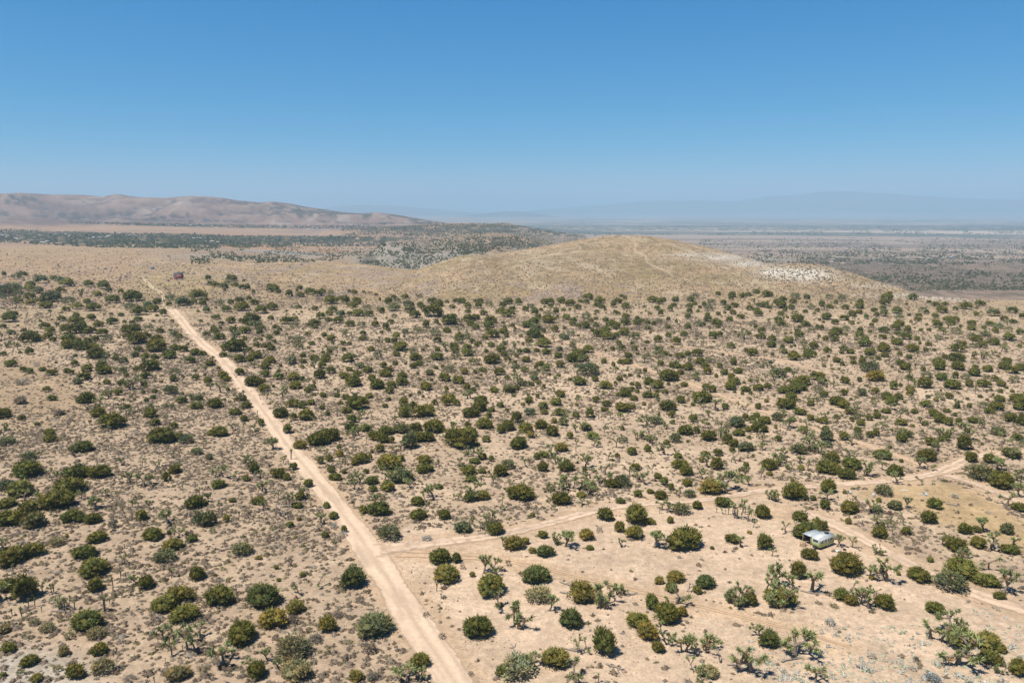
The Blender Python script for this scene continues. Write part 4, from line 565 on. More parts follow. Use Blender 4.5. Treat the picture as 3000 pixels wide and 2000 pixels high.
def twigs(seed, n=26, spread=0.5, col=(1, 1, 1), thick=0.012, fork=3, up=1.0):
    """bare branches rising from one base"""
    g = np.random.default_rng(seed); A = Acc()
    def seg(p, q, r0, r1, c):
        d = q - p; d = d / (np.linalg.norm(d) + 1e-9); s = np.cross(d, [0.3, 0.2, 0.9]); s /= np.linalg.norm(s) + 1e-9; u = np.cross(d, s)
        V = []
        for (o, r) in ((p, r0), (q, r1)):
            for k in range(3): t = 2.094 * k; V.append(o + (s * math.cos(t) + u * math.sin(t)) * r)
        A.add(np.array(V), [(0, 1, 4), (0, 4, 3), (1, 2, 5), (1, 5, 4), (2, 0, 3), (2, 3, 5)], c)
    for i in range(n):
        t = g.uniform(0, 2 * math.pi); e = g.uniform(0.15, 1.0); p = np.array([0.04 * math.cos(t), 0.04 * math.sin(t), 0.0])
        d = np.array([math.cos(t) * e * spread * 2, math.sin(t) * e * spread * 2, (1.15 - 0.75 * e) * up]); ln = g.uniform(0.7, 1.0) * 0.5
        c = np.array(col) * g.uniform(0.7, 1.2)
        q = p + d * ln * 0.55; seg(p, q, thick, thick * 0.7, c)
        for f in range(fork):
            d2 = d + g.normal(size=3) * 0.38; d2[2] = abs(d2[2]); q2 = q + d2 * ln * g.uniform(0.3, 0.55); seg(q, q2, thick * 0.65, thick * 0.3, c)
    return A
FOL = attr_mat("juniper_foliage", use_obj=True, rough=0.75, spec=0.12, noise=0.22, scale=2.2)
FOLM = attr_mat("shrub_foliage", rough=0.8, spec=0.1, noise=0.15, scale=1.5)
BARK = plain("grey_juniper_bark", (0.26, 0.22, 0.18), rough=0.95, vary=0.3, scale=8)
DEADW = plain("weathered_grey_wood", (0.27, 0.235, 0.20), rough=0.95, vary=0.3, scale=8)
JBARK = plain("joshua_bark", (0.200, 0.165, 0.128), rough=0.95, vary=0.35, scale=6)
JLEAF = attr_mat("joshua_leaves", use_obj=True, rough=0.6, spec=0.25, noise=0.15, scale=3.0)
TONE = {'d': (0.120, 0.124, 0.027), 'g': (0.160, 0.158, 0.037), 'o': (0.212, 0.180, 0.044), 'k': (0.096, 0.114, 0.034), 'G': (0.152, 0.164, 0.072),
        'y': (0.212, 0.186, 0.086), 'Y': (0.275, 0.250, 0.120), 'b': (0.178, 0.145, 0.105), 'S': (0.340, 0.340, 0.295), 'X': (0.18, 0.15, 0.13)}
TONE_W = {'d': "dark green", 'g': "mid-green", 'o': "olive green", 'k': "glossy deep green", 'G': "grey-green", 'y': "brownish olive", 'Y': "pale straw-olive", 'b': "brown half-dead", 'S': "silvery sage", 'X': "bare grey dead"}
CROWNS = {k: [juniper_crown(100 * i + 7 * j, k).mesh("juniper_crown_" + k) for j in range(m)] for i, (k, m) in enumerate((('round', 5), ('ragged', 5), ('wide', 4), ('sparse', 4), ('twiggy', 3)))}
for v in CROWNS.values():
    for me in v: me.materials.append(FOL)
LIMBS = [twigs(300 + k, n=7, spread=0.42, thick=0.022, fork=2, col=(1, 1, 1), up=0.8).mesh("juniper_limbs") for k in range(4)]
LIMBS_BIG = [twigs(340 + k, n=14, spread=0.50, thick=0.016, fork=4, col=(1, 1, 1), up=0.95).mesh("juniper_limbs") for k in range(3)]
DEADT = [twigs(360 + k, n=38, spread=0.55, thick=0.010, fork=5, col=(1, 1, 1), up=1.0).mesh("dead_branches") for k in range(3)]
for me in LIMBS: me.materials.append(BARK)
for me in LIMBS_BIG + DEADT: me.materials.append(DEADW)

# Joshua trees ------------------------------------------------------------------------------
def joshua(seed, habit):
    """(trunk and branches, leaf rosettes) about 1 high"""
    g = np.random.default_rng(seed); T = Acc(); L = Acc()
    def tube(P, rad):
        P = np.array(P); n = 6; V = []
        for i, p in enumerate(P):
            d = P[min(i + 1, len(P) - 1)] - P[max(i - 1, 0)]; d = d / (np.linalg.norm(d) + 1e-9); s = np.cross(d, [0.9, 0.1, 0.2]); s /= np.linalg.norm(s) + 1e-9; u = np.cross(d, s)
            for k in range(n): t = 2 * math.pi * k / n; V.append(p + (s * math.cos(t) + u * math.sin(t)) * rad[i] * g.uniform(0.88, 1.12))
        Fc = []
        for i in range(len(P) - 1):
            for k in range(n): a = i * n + k; b2 = i * n + (k + 1) % n; Fc += [(a, b2, b2 + n), (a, b2 + n, a + n)]
        T.add(V, Fc, (1, 1, 1))
    def head(p, d, size):
        d = d / (np.linalg.norm(d) + 1e-9); m = 46; v = g.normal(size=(m, 3)); v /= np.linalg.norm(v, axis=1)[:, None]
        al = v @ d; v = v + d * (0.55 - 0.2 * al)[:, None]
        P = np.repeat(p[None], m, 0) + v * size * 0.18 + d * size * g.uniform(-0.55, 0.25, (m, 1))
        L.add(*shards(g, P, v, size * 0.85, size * 0.26, np.array([1.0, 1.0, 1.0]) * g.uniform(0.85, 1.15), 0.25))
        # dry leaves hanging below the rosette
        m = 22; a = g.uniform(0, 2 * math.pi, m); s = np.cross(d, [0.3, 0.8, 0.1]); s /= np.linalg.norm(s); u = np.cross(d, s)
        o = np.cos(a)[:, None] * s + np.sin(a)[:, None] * u; P = p - d * size * g.uniform(0.5, 1.5, (m, 1)) + o * size * 0.12
        L.add(*shards(g, P, o - d * 0.7, size * 0.5, size * 0.2, np.array([1.25, 0.72, 0.75]), 0.3))
    def grow(p, d, ln, rad, depth, hs):
        P = [p]; R_ = [rad]; q = p.copy(); dd = d / np.linalg.norm(d); st = 3
        for i in range(st):
            dd = dd + g.normal(size=3) * 0.16 + np.array([0, 0, 0.10]); dd /= np.linalg.norm(dd); q = q + dd * ln / st; P.append(q.copy()); R_.append(rad * (1 - 0.12 * (i + 1)))
        tube(P, R_)
        if depth <= 0: head(q, dd, hs); return
        k = g.integers(2, 4)
        a0 = g.uniform(0, 6.28)
        for j in range(k):
            a = a0 + j * 6.28 / k + g.normal() * 0.3; tilt = g.uniform(0.55, 1.05)
            nd = dd * math.cos(tilt) * 0.8 + np.array([math.cos(a), math.sin(a), 0.15]) * math.sin(tilt); nd[2] = nd[2] if g.uniform() > 0.12 else -0.2
            grow(q, nd, ln * g.uniform(0.62, 0.92), rad * 0.74, depth - 1 - (1 if g.uniform() < 0.22 else 0), hs)
    z0 = np.array([0, 0, -0.01])
    if habit == 's':
        lean = np.array([g.normal() * 0.12, g.normal() * 0.12, 1]); tube([z0, lean * 0.4, lean * 0.82], [0.055, 0.05, 0.045]); head(lean * 0.86, lean, 0.20)
    elif habit == 'f':
        lean = np.array([g.normal() * 0.1, g.normal() * 0.1, 1.0]); grow(z0, lean, 0.50, 0.045, 1, 0.18)
    elif habit == 'b':
        grow(z0, np.array([g.normal() * 0.12, g.normal() * 0.12, 1.0]), 0.34, 0.055, 2, 0.15)
    elif habit == 'B':
        grow(z0, np.array([g.normal() * 0.15, g.normal() * 0.15, 1.0]), 0.28, 0.06, 3, 0.122)
    elif habit == 'c':
        for j in range(g.integers(5, 8)):
            a = g.uniform(0, 6.28); o = g.uniform(0.05, 0.3); p = np.array([math.cos(a) * o, math.sin(a) * o, -0.01])
            grow(p, np.array([math.cos(a) * 0.3, math.sin(a) * 0.3, 1.0]), g.uniform(0.35, 0.7) * (0.62 if j % 2 else 1), 0.032, int(g.integers(0, 2)), 0.165)
    elif habit == 'x':
        grow(z0, np.array([g.normal() * 0.2, g.normal() * 0.2, 1.0]), 0.34, 0.045, 2, 0.0001)
    TV, TF, TC = T.raw(); top = TV[:, 2].max()
    if len(L.V): LV, LF, LC = L.raw(); top = max(top, LV[:, 2].max())
    T2 = Acc(); T2.add(TV / top, TF, TC); tm = T2.mesh("joshua_trunk", True); tm.materials.append(DEADW if habit == 'x' else JBARK)
    if habit == 'x': return tm, None
    L2 = Acc(); L2.add(LV / top, LF, LC); lm = L2.mesh("joshua_rosettes"); lm.materials.append(JLEAF)
    return tm, lm
JOSHUAS = {h: [joshua(900 + 31 * i + k, h) for k in range(n_)] for i, (h, n_) in enumerate((('s', 4), ('f', 5), ('b', 6), ('B', 4), ('c', 5), ('x', 3)))}

# ---------------------------------------------------------------- standing plants from the survey
def survey(tab):
    out = []
    for (ox, oy), s in tab.items():
        for e in s.split(','):
            f = e.split(); x, y, *rest = [float(v) for v in f if not v.isalpha()]; t = f[-1] if f[-1].isalpha() else 'd'
            out.append((ox + x * 10 / 3.92, oy + y * 10 / 3.92, *[v * 10 / 3.92 for v in rest], t))
    return out
jun = survey(JUN); keep = []
for e in sorted(jun, key=lambda e: -e[2]):          # sheets overlap a little: drop what was noted twice
    if not any(abs(e[0] - k[0]) < 0.3 * k[2] and abs(e[1] - k[1]) < 0.25 * k[3] for k in keep): keep.append(e)
jun = keep
jx, jy = np.array([e[0] for e in jun]), np.array([e[1] for e in jun])
gx, gy, gz = ground_hit(jx, jy); _, _, dep = to_px(gx, gy, gz)
plants = []
for i, e in enumerate(jun):
    if not np.isfinite(gx[i]): continue
    r = math.hypot(gx[i], gy[i]); th = math.atan2(CAM_Z - gz[i], r); mpp = dep[i] / F_PX
    kf = float(np.interp(e[1], [1150, 1500], [1.0, 0.0])); W = e[2] * mpp * (0.98 + 0.07 * kf); D = W * 0.92; h = e[3] * mpp * (1.0 + 0.2 * kf)
    a = D / 2 * math.sin(th); hv = max((h - a), 0.05); t2 = hv * hv - a * a
    Hh = math.sqrt(t2) / math.cos(th) if t2 > 0 else 0.0
    Hh = min(max(Hh, (0.48 + 0.12 * kf) * W), 1.15 * W)
    ux, uy = gx[i] / r, gy[i] / r
    plants.append(dict(x=gx[i] + ux * D * 0.47, y=gy[i] + uy * D * 0.47, w=W, h=Hh, tone=e[4], px=e[0], py=e[1], pw=e[2], ph=e[3], area=e[2] * e[3]))
for p in plants: p['z'] = 0.0
zz = H(np.array([p['x'] for p in plants]), np.array([p['y'] for p in plants]))
for p, z in zip(plants, zz): p['z'] = float(z)
plants.sort(key=lambda p: -p['area'])
def pick_kind(p, g):
    t = p['tone']
    if t in 'YyG': return 'sparse' if g.random() < 0.7 else 'ragged'
    if t == 'b': return 'twiggy'
    if t == 'S': return 'twiggy' if g.random() < 0.5 else 'sparse'
    if p['w'] > 1.45 * p['h']: return 'wide' if g.random() < 0.6 else 'ragged'
    return 'round' if g.random() < 0.5 else 'ragged'
josh = survey(JOSH); bx, by = np.array([e[0] for e in josh]), np.array([e[1] for e in josh])
gx, gy, gz = ground_hit(bx, by); _, _, dep = to_px(gx, gy, gz); trees = []
for i, e in enumerate(josh):
    if not np.isfinite(gx[i]): continue
    r = math.hypot(gx[i], gy[i]); th = math.atan2(CAM_Z - gz[i], r)
    trees.append(dict(x=gx[i], y=gy[i], z=gz[i], h=float(np.clip(e[2] * dep[i] / F_PX / math.cos(th), 0.8, 9.5)), habit=e[3], px=e[0], py=e[1], area=e[2] ** 2 * (0.4 if e[3] == 's' else 1)))
trees.sort(key=lambda p: -p['area'])
# ---------------------------------------------------------------- words that single each plant out
def seg_side(px, py):
    """(distance in photograph pixels, side) from the main dirt road"""
    p = np.array([(a, b) for a, b, _ in MAIN], float); yy = np.clip(py, 906, 2060); cx = np.interp(yy, p[::-1, 1], p[::-1, 0]); return px - cx
MARKS = [("the green camper trailer", 2415, 1595, 150), ("the road fork", 1120, 1600, 110), ("the straw-coloured clearing", 2750, 1480, 130), ("the track junction", 2790, 1370, 110),
         ("the white board on straw ground", 2708, 1447, 60), ("the big dead bush", 62, 1110, 90), ("the wooden steps", 2355, 1600, 60), ("the red house", 520, 830, 130), ("the row of bare poles", 2170, 1505, 80)]
NUMW = "zero one two three four five six seven eight nine ten eleven twelve thirteen fourteen fifteen sixteen seventeen eighteen nineteen".split()
def place_words(px, py):
    best = None
    for nm, mx, my, rad in MARKS:
        d = math.hypot(px - mx, (py - my) * 1.6)
        if d < rad and (best is None or d / rad < best[0]):
            dx, dy = px - mx, (py - my) * 1.6
            rel = ("right of" if dx > 0 else "left of") if abs(dx) > abs(dy) else ("in front of" if dy > 0 else "behind")
            best = (d / rad, f"just {rel} {nm}")
    if best: return best[1]
    if py > 906:
        d = seg_side(px, py); wpx = 20 + (py - 906) * 0.05
        if abs(d) < wpx + 35: return f"on the {'right' if d > 0 else 'left'} verge of the dirt road"
    if poly_mask(np.array([px]), np.array([py]), CLEAR, 1)[0] > 0.5: return "on bare sand beside the tracks"
    if py < 905: return "on the grassy slope before the hills" if px < 1100 else "at the foot of the hill"
    side = "left of" if seg_side(px, py) < 0 else "right of"
    dist = "near" if py > 1600 else ("midway" if py > 1250 else "far")
    return {"near": "in near scrub", "midway": "in scrub halfway out", "far": "in far scrub"}[dist] + f" {side} the dirt road"
used_labels = {}
def finish_labels(items):
    """items: list of (object, look, place, neighbour, px, py): shortest wording that no other thing shares"""
    from collections import Counter
    c1 = Counter(f"{a} {b}" for _, a, b, _, _, _ in items); c2 = Counter(f"{a} {c}" for _, a, _, c, _, _ in items if c)
    for o, a, b, c, px, py in items:
        l1 = f"{a} {b}"; l2 = f"{a} {c}" if c else None
        if c1[l1] == 1: lab = l1
        elif l2 and c2[l2] == 1 and len(l2.split()) <= 15: lab = l2
        else: lab = f"{a} at {px / 30:.1f} percent across, {py / 20:.1f} percent down"
        o["label"] = lab
def near_words(p, pool, skip):
    """what stands closest in the photograph, if it is close enough to name"""
    best = None
    for q in pool:
        if q is skip: continue
        d = math.hypot(q['px'] - p['px'], (q['py'] - p['py']) * 1.5)
        if d < 95 and (best is None or d < best[0]): best = (d, q)
    if not best: return None
    q = best[1]; dx, dy = p['px'] - q['px'], (p['py'] - q['py']) * 1.5
    rel = ("right of" if dx > 0 else "left of") if abs(dx) > abs(dy) else ("in front of" if dy > 0 else "behind")
    return f"{rel} a {q['look']}"
def size_word(w, cuts, names):
    for c, nme in zip(cuts, names):
        if w < c: return nme
    return names[-1]
N_IND = 300
g = np.random.default_rng(77); items = []
for p in plants:
    t = p['tone']; p['kind'] = pick_kind(p, g); asp = p['w'] / p['h']
    sz = size_word(p['w'], (2.2, 4.0, 6.0, 8.5, 99), ("tiny", "small", "mid-sized", "large", "huge"))
    form = "low spreading" if asp > 1.75 else ("broad" if asp > 1.35 else ("upright" if asp < 0.95 else "rounded"))
    kindw = {'X': "shrub", 'S': "bush", 'b': "bush"}.get(t, "juniper"); p['cat'] = kindw if kindw != "bush" else "bush"
    p['look'] = f"{sz} {TONE_W[t]} {form} {kindw}"
HAB_W = {'s': "single-stemmed young Joshua tree", 'f': "forked Joshua tree", 'b': "branching Joshua tree", 'B': "many-armed old Joshua tree", 'c': "clump-forming Joshua tree", 'x': "bare dead Joshua tree"}
for p in trees:
    sz = size_word(p['h'], (2.0, 3.5, 5.0, 6.5, 99), ("knee-high", "short", "medium", "tall", "towering")) if p['h'] > 1.2 else "knee-high"
    p['look'] = f"{sz} {HAB_W[p['habit']]}"
ind = [p for p in plants[:N_IND]]; rest = plants[N_IND:]
JNAME = {'X': "dead_shrub", 'S': "sagebrush", 'b': "dry_bush"}
for p in ind:
    t = p['tone']; nm = JNAME.get(t, "juniper_bush")
    o = bpy.data.objects.new(nm, None); C.objects.link(o); o.location = (p['x'], p['y'], p['z'] - 0.05); o.empty_display_size = 0.3
    o.rotation_euler = (0, 0, g.uniform(0, 6.28)); o.scale = (p['w'], p['w'] * g.uniform(0.86, 1.0), p['h'] * 1.04)
    o["category"] = {"X": "dead shrub", "S": "sagebrush", "b": "bush"}.get(t, "juniper")
    o["group"] = {"X": "dead shrubs", "S": "silvery sage bushes", "b": "dry brown bushes"}.get(t, "junipers dotted over the desert")
    if t == 'X':
        b_ = bpy.data.objects.new("branches", DEADT[g.integers(3)]); C.objects.link(b_); b_.parent = o
    else:
        cr = bpy.data.objects.new("crown", CROWNS[p['kind']][g.integers(len(CROWNS[p['kind']]))]); C.objects.link(cr); cr.parent = o
        v = g.uniform(0.86, 1.16); wv = g.normal() * 0.05; c = TONE[t]; cr.color = (c[0] * v * (1 + wv), c[1] * v, c[2] * v * (1 - wv), 1)
        lm = bpy.data.objects.new("limbs", (LIMBS_BIG[g.integers(3)] if p['kind'] in ('sparse', 'twiggy') else LIMBS[g.integers(4)])); C.objects.link(lm); lm.parent = o
    items.append((o, p['look'], place_words(p['px'], p['py']), near_words(p, trees[:160], p), p['px'], p['py']))
tind = trees[:300]; trest = trees[300:]
for p in tind:
    o = bpy.data.objects.new("joshua_tree", None); C.objects.link(o); o.location = (p['x'], p['y'], p['z'] - 0.03); o.empty_display_size = 0.3
    o.rotation_euler = (0, 0, g.uniform(0, 6.28)); wd = g.uniform(0.9, 1.15); o.scale = (p['h'] * wd, p['h'] * wd, p['h'])
    tm, lm = JOSHUAS[p['habit']][g.integers(len(JOSHUAS[p['habit']]))]
    t_ = bpy.data.objects.new("trunk", tm); C.objects.link(t_); t_.parent = o
    if lm:
        l_ = bpy.data.objects.new("crown", lm); C.objects.link(l_); l_.parent = o; v = g.uniform(0.85, 1.2); l_.color = (0.235 * v, 0.262 * v, 0.104 * v, 1)
    o["category"] = "joshua tree"; o["group"] = "Joshua trees among the junipers"
    items.append((o, p['look'], place_words(p['px'], p['py']), near_words(p, ind[:220], p), p['px'], p['py']))
finish_labels(items)

# ---- the far, small junipers: one mass
SM = {k: [juniper_crown(2000 + 100 * i + 7 * j, k, 0.35).raw() for j in range(3)] for i, k in enumerate(('round', 'ragged', 'wide', 'sparse', 'twiggy'))}
A = Acc()
def stamp(A, tmpl, x, y, z, sx, sy, sz, rot, col):
    V, Fc, c = tmpl; ca, sa = math.cos(rot), math.sin(rot); W = V * np.array([sx, sy, sz]); 
    A.add(np.stack([W[:, 0] * ca - W[:, 1] * sa + x, W[:, 0] * sa + W[:, 1] * ca + y, W[:, 2] + z], 1), Fc, c * np.array(col))
# small junipers between the surveyed ones, out to the foot of the hills
nf = 1500; fx = g.uniform(-40, 3040, nf); fy = 880 + (1190 - 880) * g.random(nf); X, Y, Z = ground_hit(fx, fy); rdf = road_dist(X, Y); opf = poly_mask(fx, fy, OPENL, 5); got = [(p['px'], p['py'] - p['ph'] * .4, p['pw']) for p in plants]; gq = np.array(got); nadd = 0
ylim = np.interp(fx, [0, 500, 1000, 1200, 1700, 2600, 3000], [880, 900, 900, 900, 885, 885, 915])
for i in range(nf):
    if nadd >= 330 or not np.isfinite(X[i]) or rdf[i] < 3 or opf[i] > .2 or fy[i] < ylim[i]: continue
    wpx = g.uniform(8, 19) * (0.7 + 0.3 * (fy[i] - 880) / 310)
    if (np.hypot(gq[:, 0] - fx[i], (gq[:, 1] - fy[i]) * 1.7) < gq[:, 2] * .5 + wpx * .75).any(): continue
    gq = np.vstack([gq, (fx[i], fy[i], wpx)]); nadd += 1; dp = to_px(X[i], Y[i], Z[i])[2]; w_ = float(wpx * dp / F_PX)
    rest.append(dict(x=float(X[i]), y=float(Y[i]), z=float(Z[i]), w=w_, h=w_ * g.uniform(.55, .85), tone='dddgoG'[g.integers(6)], kind=('round', 'ragged')[g.integers(2)]))
for p in rest:
    t = p['tone'] if p['tone'] != 'X' else 'b'; v = g.uniform(0.86, 1.16); wv = g.normal() * 0.05; c = TONE[t]
    stamp(A, SM[p['kind']][g.integers(3)], p['x'], p['y'], p['z'] - 0.05, p['w'], p['w'] * 0.93, p['h'] * 1.04, g.uniform(0, 6.28), (c[0] * v * (1 + wv), c[1] * v, c[2] * v * (1 - wv)))
link("distant_junipers", A.mesh("distant_junipers"), FOLM, kind="stuff", label="small far junipers scattered thickly up to the foot of the hills", category="junipers")
# ---- small far Joshua trees and saplings: one mass
A = Acc(); JT = {h: [(a.copy(), b_.copy() if b_ else None) for a, b_ in JOSHUAS[h]] for h in 'sfb'}
def raw_of(me):
    V = np.zeros(len(me.vertices) * 3, np.float32); me.vertices.foreach_get("co", V); Fi = np.zeros(len(me.loops), np.int32); me.loops.foreach_get("vertex_index", Fi)
    c = np.zeros(len(me.vertices) * 4, np.float32); me.color_attributes["col"].data.foreach_get("color", c); return V.reshape(-1, 3), Fi.reshape(-1, 3), c.reshape(-1, 4)[:, :3]
JR = {h: [(raw_of(a), raw_of(b_)) for a, b_ in JOSHUAS[h]] for h in 'sfb'}
sp = [(p['x'], p['y'], p['z'], p['h'], p['habit'] if p['habit'] in 'sfb' else 'f') for p in trest]
n_ = 520; px = g.uniform(-60, 3060, n_); py = 905 + (1500 - 905) * g.random(n_) ** 1.25
x, y, z = ground_hit(px, py); rd = road_dist(x, y); cl = poly_mask(px, py, CLEAR, 5) + poly_mask(px, py, STRAW, 5) + poly_mask(px, py, OPENL, 5)
for i in range(n_):
    if np.isfinite(x[i]) and rd[i] > 2.5 and cl[i] < 0.2 and math.hypot(x[i], y[i]) < 900:
        hb = 'sffbb'[g.integers(5)]; sp.append((x[i], y[i], z[i], {'s': 2.0, 'f': 3.0, 'b': 4.0}[hb] * g.uniform(0.75, 1.25), hb))
for (x_, y_, z_, h_, hb) in sp:
    k = g.integers(len(JR[hb])); rot = g.uniform(0, 6.28); v = g.uniform(0.85, 1.2)
    stamp(A, JR[hb][k][0], x_, y_, z_ - .03, h_, h_, h_, rot, (0.200, 0.165, 0.128)); stamp(A, JR[hb][k][1], x_, y_, z_ - .03, h_, h_, h_, rot, (0.235 * v, 0.262 * v, 0.104 * v))
link("distant_joshua_trees", A.mesh("distant_joshua_trees"), FOLM, kind="stuff", label="small far Joshua trees standing between the distant junipers", category="joshua trees")

# ---------------------------------------------------------------- low scrub: tens of thousands of tufts, one mass each
def tuft_templates(seed, n, shard_n, flat):
    out = []
    for k in range(n):
        gg = np.random.default_rng(seed + k); A = Acc(); DV, DF = dome_tmpl(6, 2)
        V = DV * np.array([0.42, 0.42, 0.62 * flat]) * gg.uniform(0.75, 1.15, (len(DV), 1)); V[:, 2] = np.where(DV[:, 2] < 0.2, -0.06, V[:, 2]); A.add(V, DF, (0.92, 0.92, 0.92))
        d = gg.normal(size=(shard_n, 3)); d[:, 2] = np.abs(d[:, 2]) * 0.8; d /= np.linalg.norm(d, axis=1)[:, None]
        A.add(*shards(gg, d * np.array([0.34, 0.34, 0.45 * flat]), d + np.array([0, 0, 0.35]), 0.30, 0.16, (1, 1, 1), 0.3)); out.append(A.raw())
    return out
def scatter(name, T, X, Y, Z, S, Hs, colr, label, category):
    Vs, Fs, Cs, off = [], [], [], 0; ti = g.integers(0, len(T), len(X)); rot = g.uniform(0, 6.28, len(X)); asp = g.uniform(0.75, 1.3, len(X))
    for k, (V, Fc, c) in enumerate(T):
        m = ti == k; q = m.sum()
        if not q: continue
        ca, sa = np.cos(rot[m])[:, None], np.sin(rot[m])[:, None]; vx = V[:, 0] * (S[m] * asp[m])[:, None]; vy = V[:, 1] * (S[m] / asp[m])[:, None]; vz = V[:, 2] * Hs[m][:, None]
        P = np.stack([vx * ca - vy * sa + X[m][:, None], vx * sa + vy * ca + Y[m][:, None], vz + Z[m][:, None]], -1).reshape(-1, 3)
        Vs.append(P); Fs.append((Fc[None] + (np.arange(q) * len(V))[:, None, None]).reshape(-1, 3) + off); off += q * len(V)
        Cs.append((c[None] * colr[m][:, None, :]).reshape(-1, 3))
    link(name, mesh_np(name, np.concatenate(Vs), np.concatenate(Fs), np.concatenate(Cs)), FOLM, kind="stuff", label=label, category=category)
TT = tuft_templates(4000, 8, 18, 1.0)
def sage_templates(n):
    out = []
    for k in range(n):
        gg = np.random.default_rng(4500 + k); A = Acc(); d = gg.normal(size=(44, 3)); d[:, 2] = np.abs(d[:, 2]) * 0.8; d /= np.linalg.norm(d, axis=1)[:, None]
        DV, DF = dome_tmpl(5, 2); A.add(DV * np.array([0.26, 0.26, 0.4]), DF, (0.85, 0.85, 0.85))
        A.add(*shards(gg, d * np.array([0.3, 0.3, 0.4]) * gg.uniform(0.5, 1, (44, 1)), d + np.array([0, 0, 0.5]), 0.28, 0.10, (1, 1, 1), 0.3)); out.append(A.raw())
    return out
TS = sage_templates(5)
nc = 190000; r2 = np.sqrt(g.uniform(122 ** 2, 640 ** 2, nc)); r2 = np.concatenate([r2, np.sqrt(g.uniform(640 ** 2, 900 ** 2, 60000))]); nc = len(r2); azr = np.radians(g.uniform(-37, 37, nc))
X = r2 * np.sin(azr); Y = r2 * np.cos(azr); Z = H(X, Y); px, py, _ = to_px(X, Y, Z)
den = 0.30 + 0.75 * sstep(0.38, 0.62, fbm(X / 16, Y / 16, 3, 201)) * sstep(0.25, 0.5, fbm(X / 60, Y / 60, 3, 203))
lf = sstep(1200, 900, px - 0.35 * (py - 1600)) * sstep(1000, 1250, py); den = den * (0.75 + 0.75 * lf)
cl = poly_mask(px, py, CLEAR, 22); den *= 1 - 0.93 * cl; den *= 1 - 0.78 * poly_mask(px, py, SAND2, 40); den *= 1 - 0.85 * poly_mask(px, py, SAGE, 20); den *= 1 - 0.9 * poly_mask(px, py, FORK, 12); den *= 1 - 0.93 * poly_mask(px, py, STRAW, 12); den *= 1 - 0.62 * poly_mask(px, py, OPENL, 25)
den *= np.where(py < 905, 0.35, 1.0) * np.where(py < 870, 0.5, 1.0)
den *= sstep(0.2, 2.2, road_dist(X, Y))
kp = g.random(nc) < den; X, Y, Z, px, py = X[kp], Y[kp], Z[kp], px[kp], py[kp]; nn = len(X)
S = np.clip(g.lognormal(-0.02, 0.36, nn), 0.35, 2.4) * 1.06; Hs = S * g.uniform(0.38, 0.72, nn)
pal = np.array([(0.190, 0.146, 0.104), (0.215, 0.175, 0.130), (0.160, 0.126, 0.092), (0.175, 0.150, 0.085), (0.235, 0.200, 0.160), (0.150, 0.105, 0.075), (0.120, 0.115, 0.055)])
ch = g.choice(7, nn, p=[.27, .22, .17, .12, .11, .08, .03]); colr = pal[ch] * 0.90 * g.uniform(0.75, 1.25, (nn, 1))
scatter("desert_scrub", TT, X, Y, Z, S, Hs, colr, "low grey-brown scrub tufts covering the sand between the junipers", "scrub")
# litter, twigs and seedlings: the smallest specks on the sand
nl_ = 85000; r2 = np.sqrt(g.uniform(122 ** 2, 520 ** 2, nl_)); azr = np.radians(g.uniform(-36, 36, nl_)); X = r2 * np.sin(azr); Y = r2 * np.cos(azr); Z = H(X, Y); px, py, _ = to_px(X, Y, Z)
dn = 0.15 + 0.85 * sstep(0.42, 0.62, fbm(X / 11, Y / 11, 3, 211)); dn *= 1 - 0.6 * poly_mask(px, py, CLEAR, 22); dn *= 1 - 0.3 * poly_mask(px, py, STRAW, 12); kp = (g.random(nl_) < dn) & (road_dist(X, Y) > 0.3)
X, Y, Z = X[kp], Y[kp], Z[kp]; nn = len(X); S = np.clip(g.lognormal(-1.15, 0.35, nn), 0.14, 0.7)
LT = []
for k in range(5):
    A = Acc(); gg = np.random.default_rng(7000 + k); DV, DF = dome_tmpl(5, 2); V = DV * np.array([0.5, 0.5, 0.5]) * gg.uniform(0.6, 1.3, (len(DV), 1)); V[DV[:, 2] < 0.2, 2] = -0.06; A.add(V, DF, (1, 1, 1)); LT.append(A.raw())
scatter("ground_litter", LT, X, Y, Z, S, S * g.uniform(0.35, 0.8, nn), np.array([(0.23, 0.17, 0.115), (0.19, 0.14, 0.095), (0.26, 0.205, 0.14), (0.18, 0.15, 0.09)])[g.integers(0, 4, nn)] * g.uniform(0.8, 1.2, (nn, 1)), "dry twigs, seedlings and litter specking the sand", "litter")
# silvery sage low on the right and along the road
ns = 3400; px = g.uniform(2180, 3060, ns); py = g.uniform(1780, 2040, ns); kk = ((px - 2750) / 700) ** 2 + ((py - 1925) / 95) ** 2 < 1.0
kk |= (px > 2850) & (py > 1780); px2 = px[kk]; py2 = py[kk]; q = g.random(len(px2)) < 0.22 + 0.42 * (fbm(px2 / 50, py2 / 25, 3, 7) > 0.5); px2, py2 = px2[q], py2[q]
ln = smooth_line(MAIN[:10], 260); e1 = g.integers(0, 200, 260); px2 = np.concatenate([px2, ln[e1, 0] - (ln[e1, 2] / 2 + g.uniform(4, 34, 260))]); py2 = np.concatenate([py2, ln[e1, 1]])
X, Y, Z = ground_hit(px2, py2); ok = np.isfinite(X) & (road_dist(X, Y) > 0.4); X, Y, Z = X[ok], Y[ok], Z[ok]; nn = len(X)
S = np.clip(g.lognormal(-0.45, 0.5, nn), 0.2, 2.6); colr = np.array([0.46, 0.455, 0.385]) * g.uniform(0.75, 1.2, (nn, 1)) * np.where(g.random((nn, 1)) < 0.4, [[0.95, 1.03, 0.92]], [[1.0, 0.97, 1.02]])
scatter("sage_scrub", TS, X, Y, Z, S, S * g.uniform(0.5, 0.8, nn), colr, "pale silvery sage tufts on sand at lower right and along the road", "sagebrush")

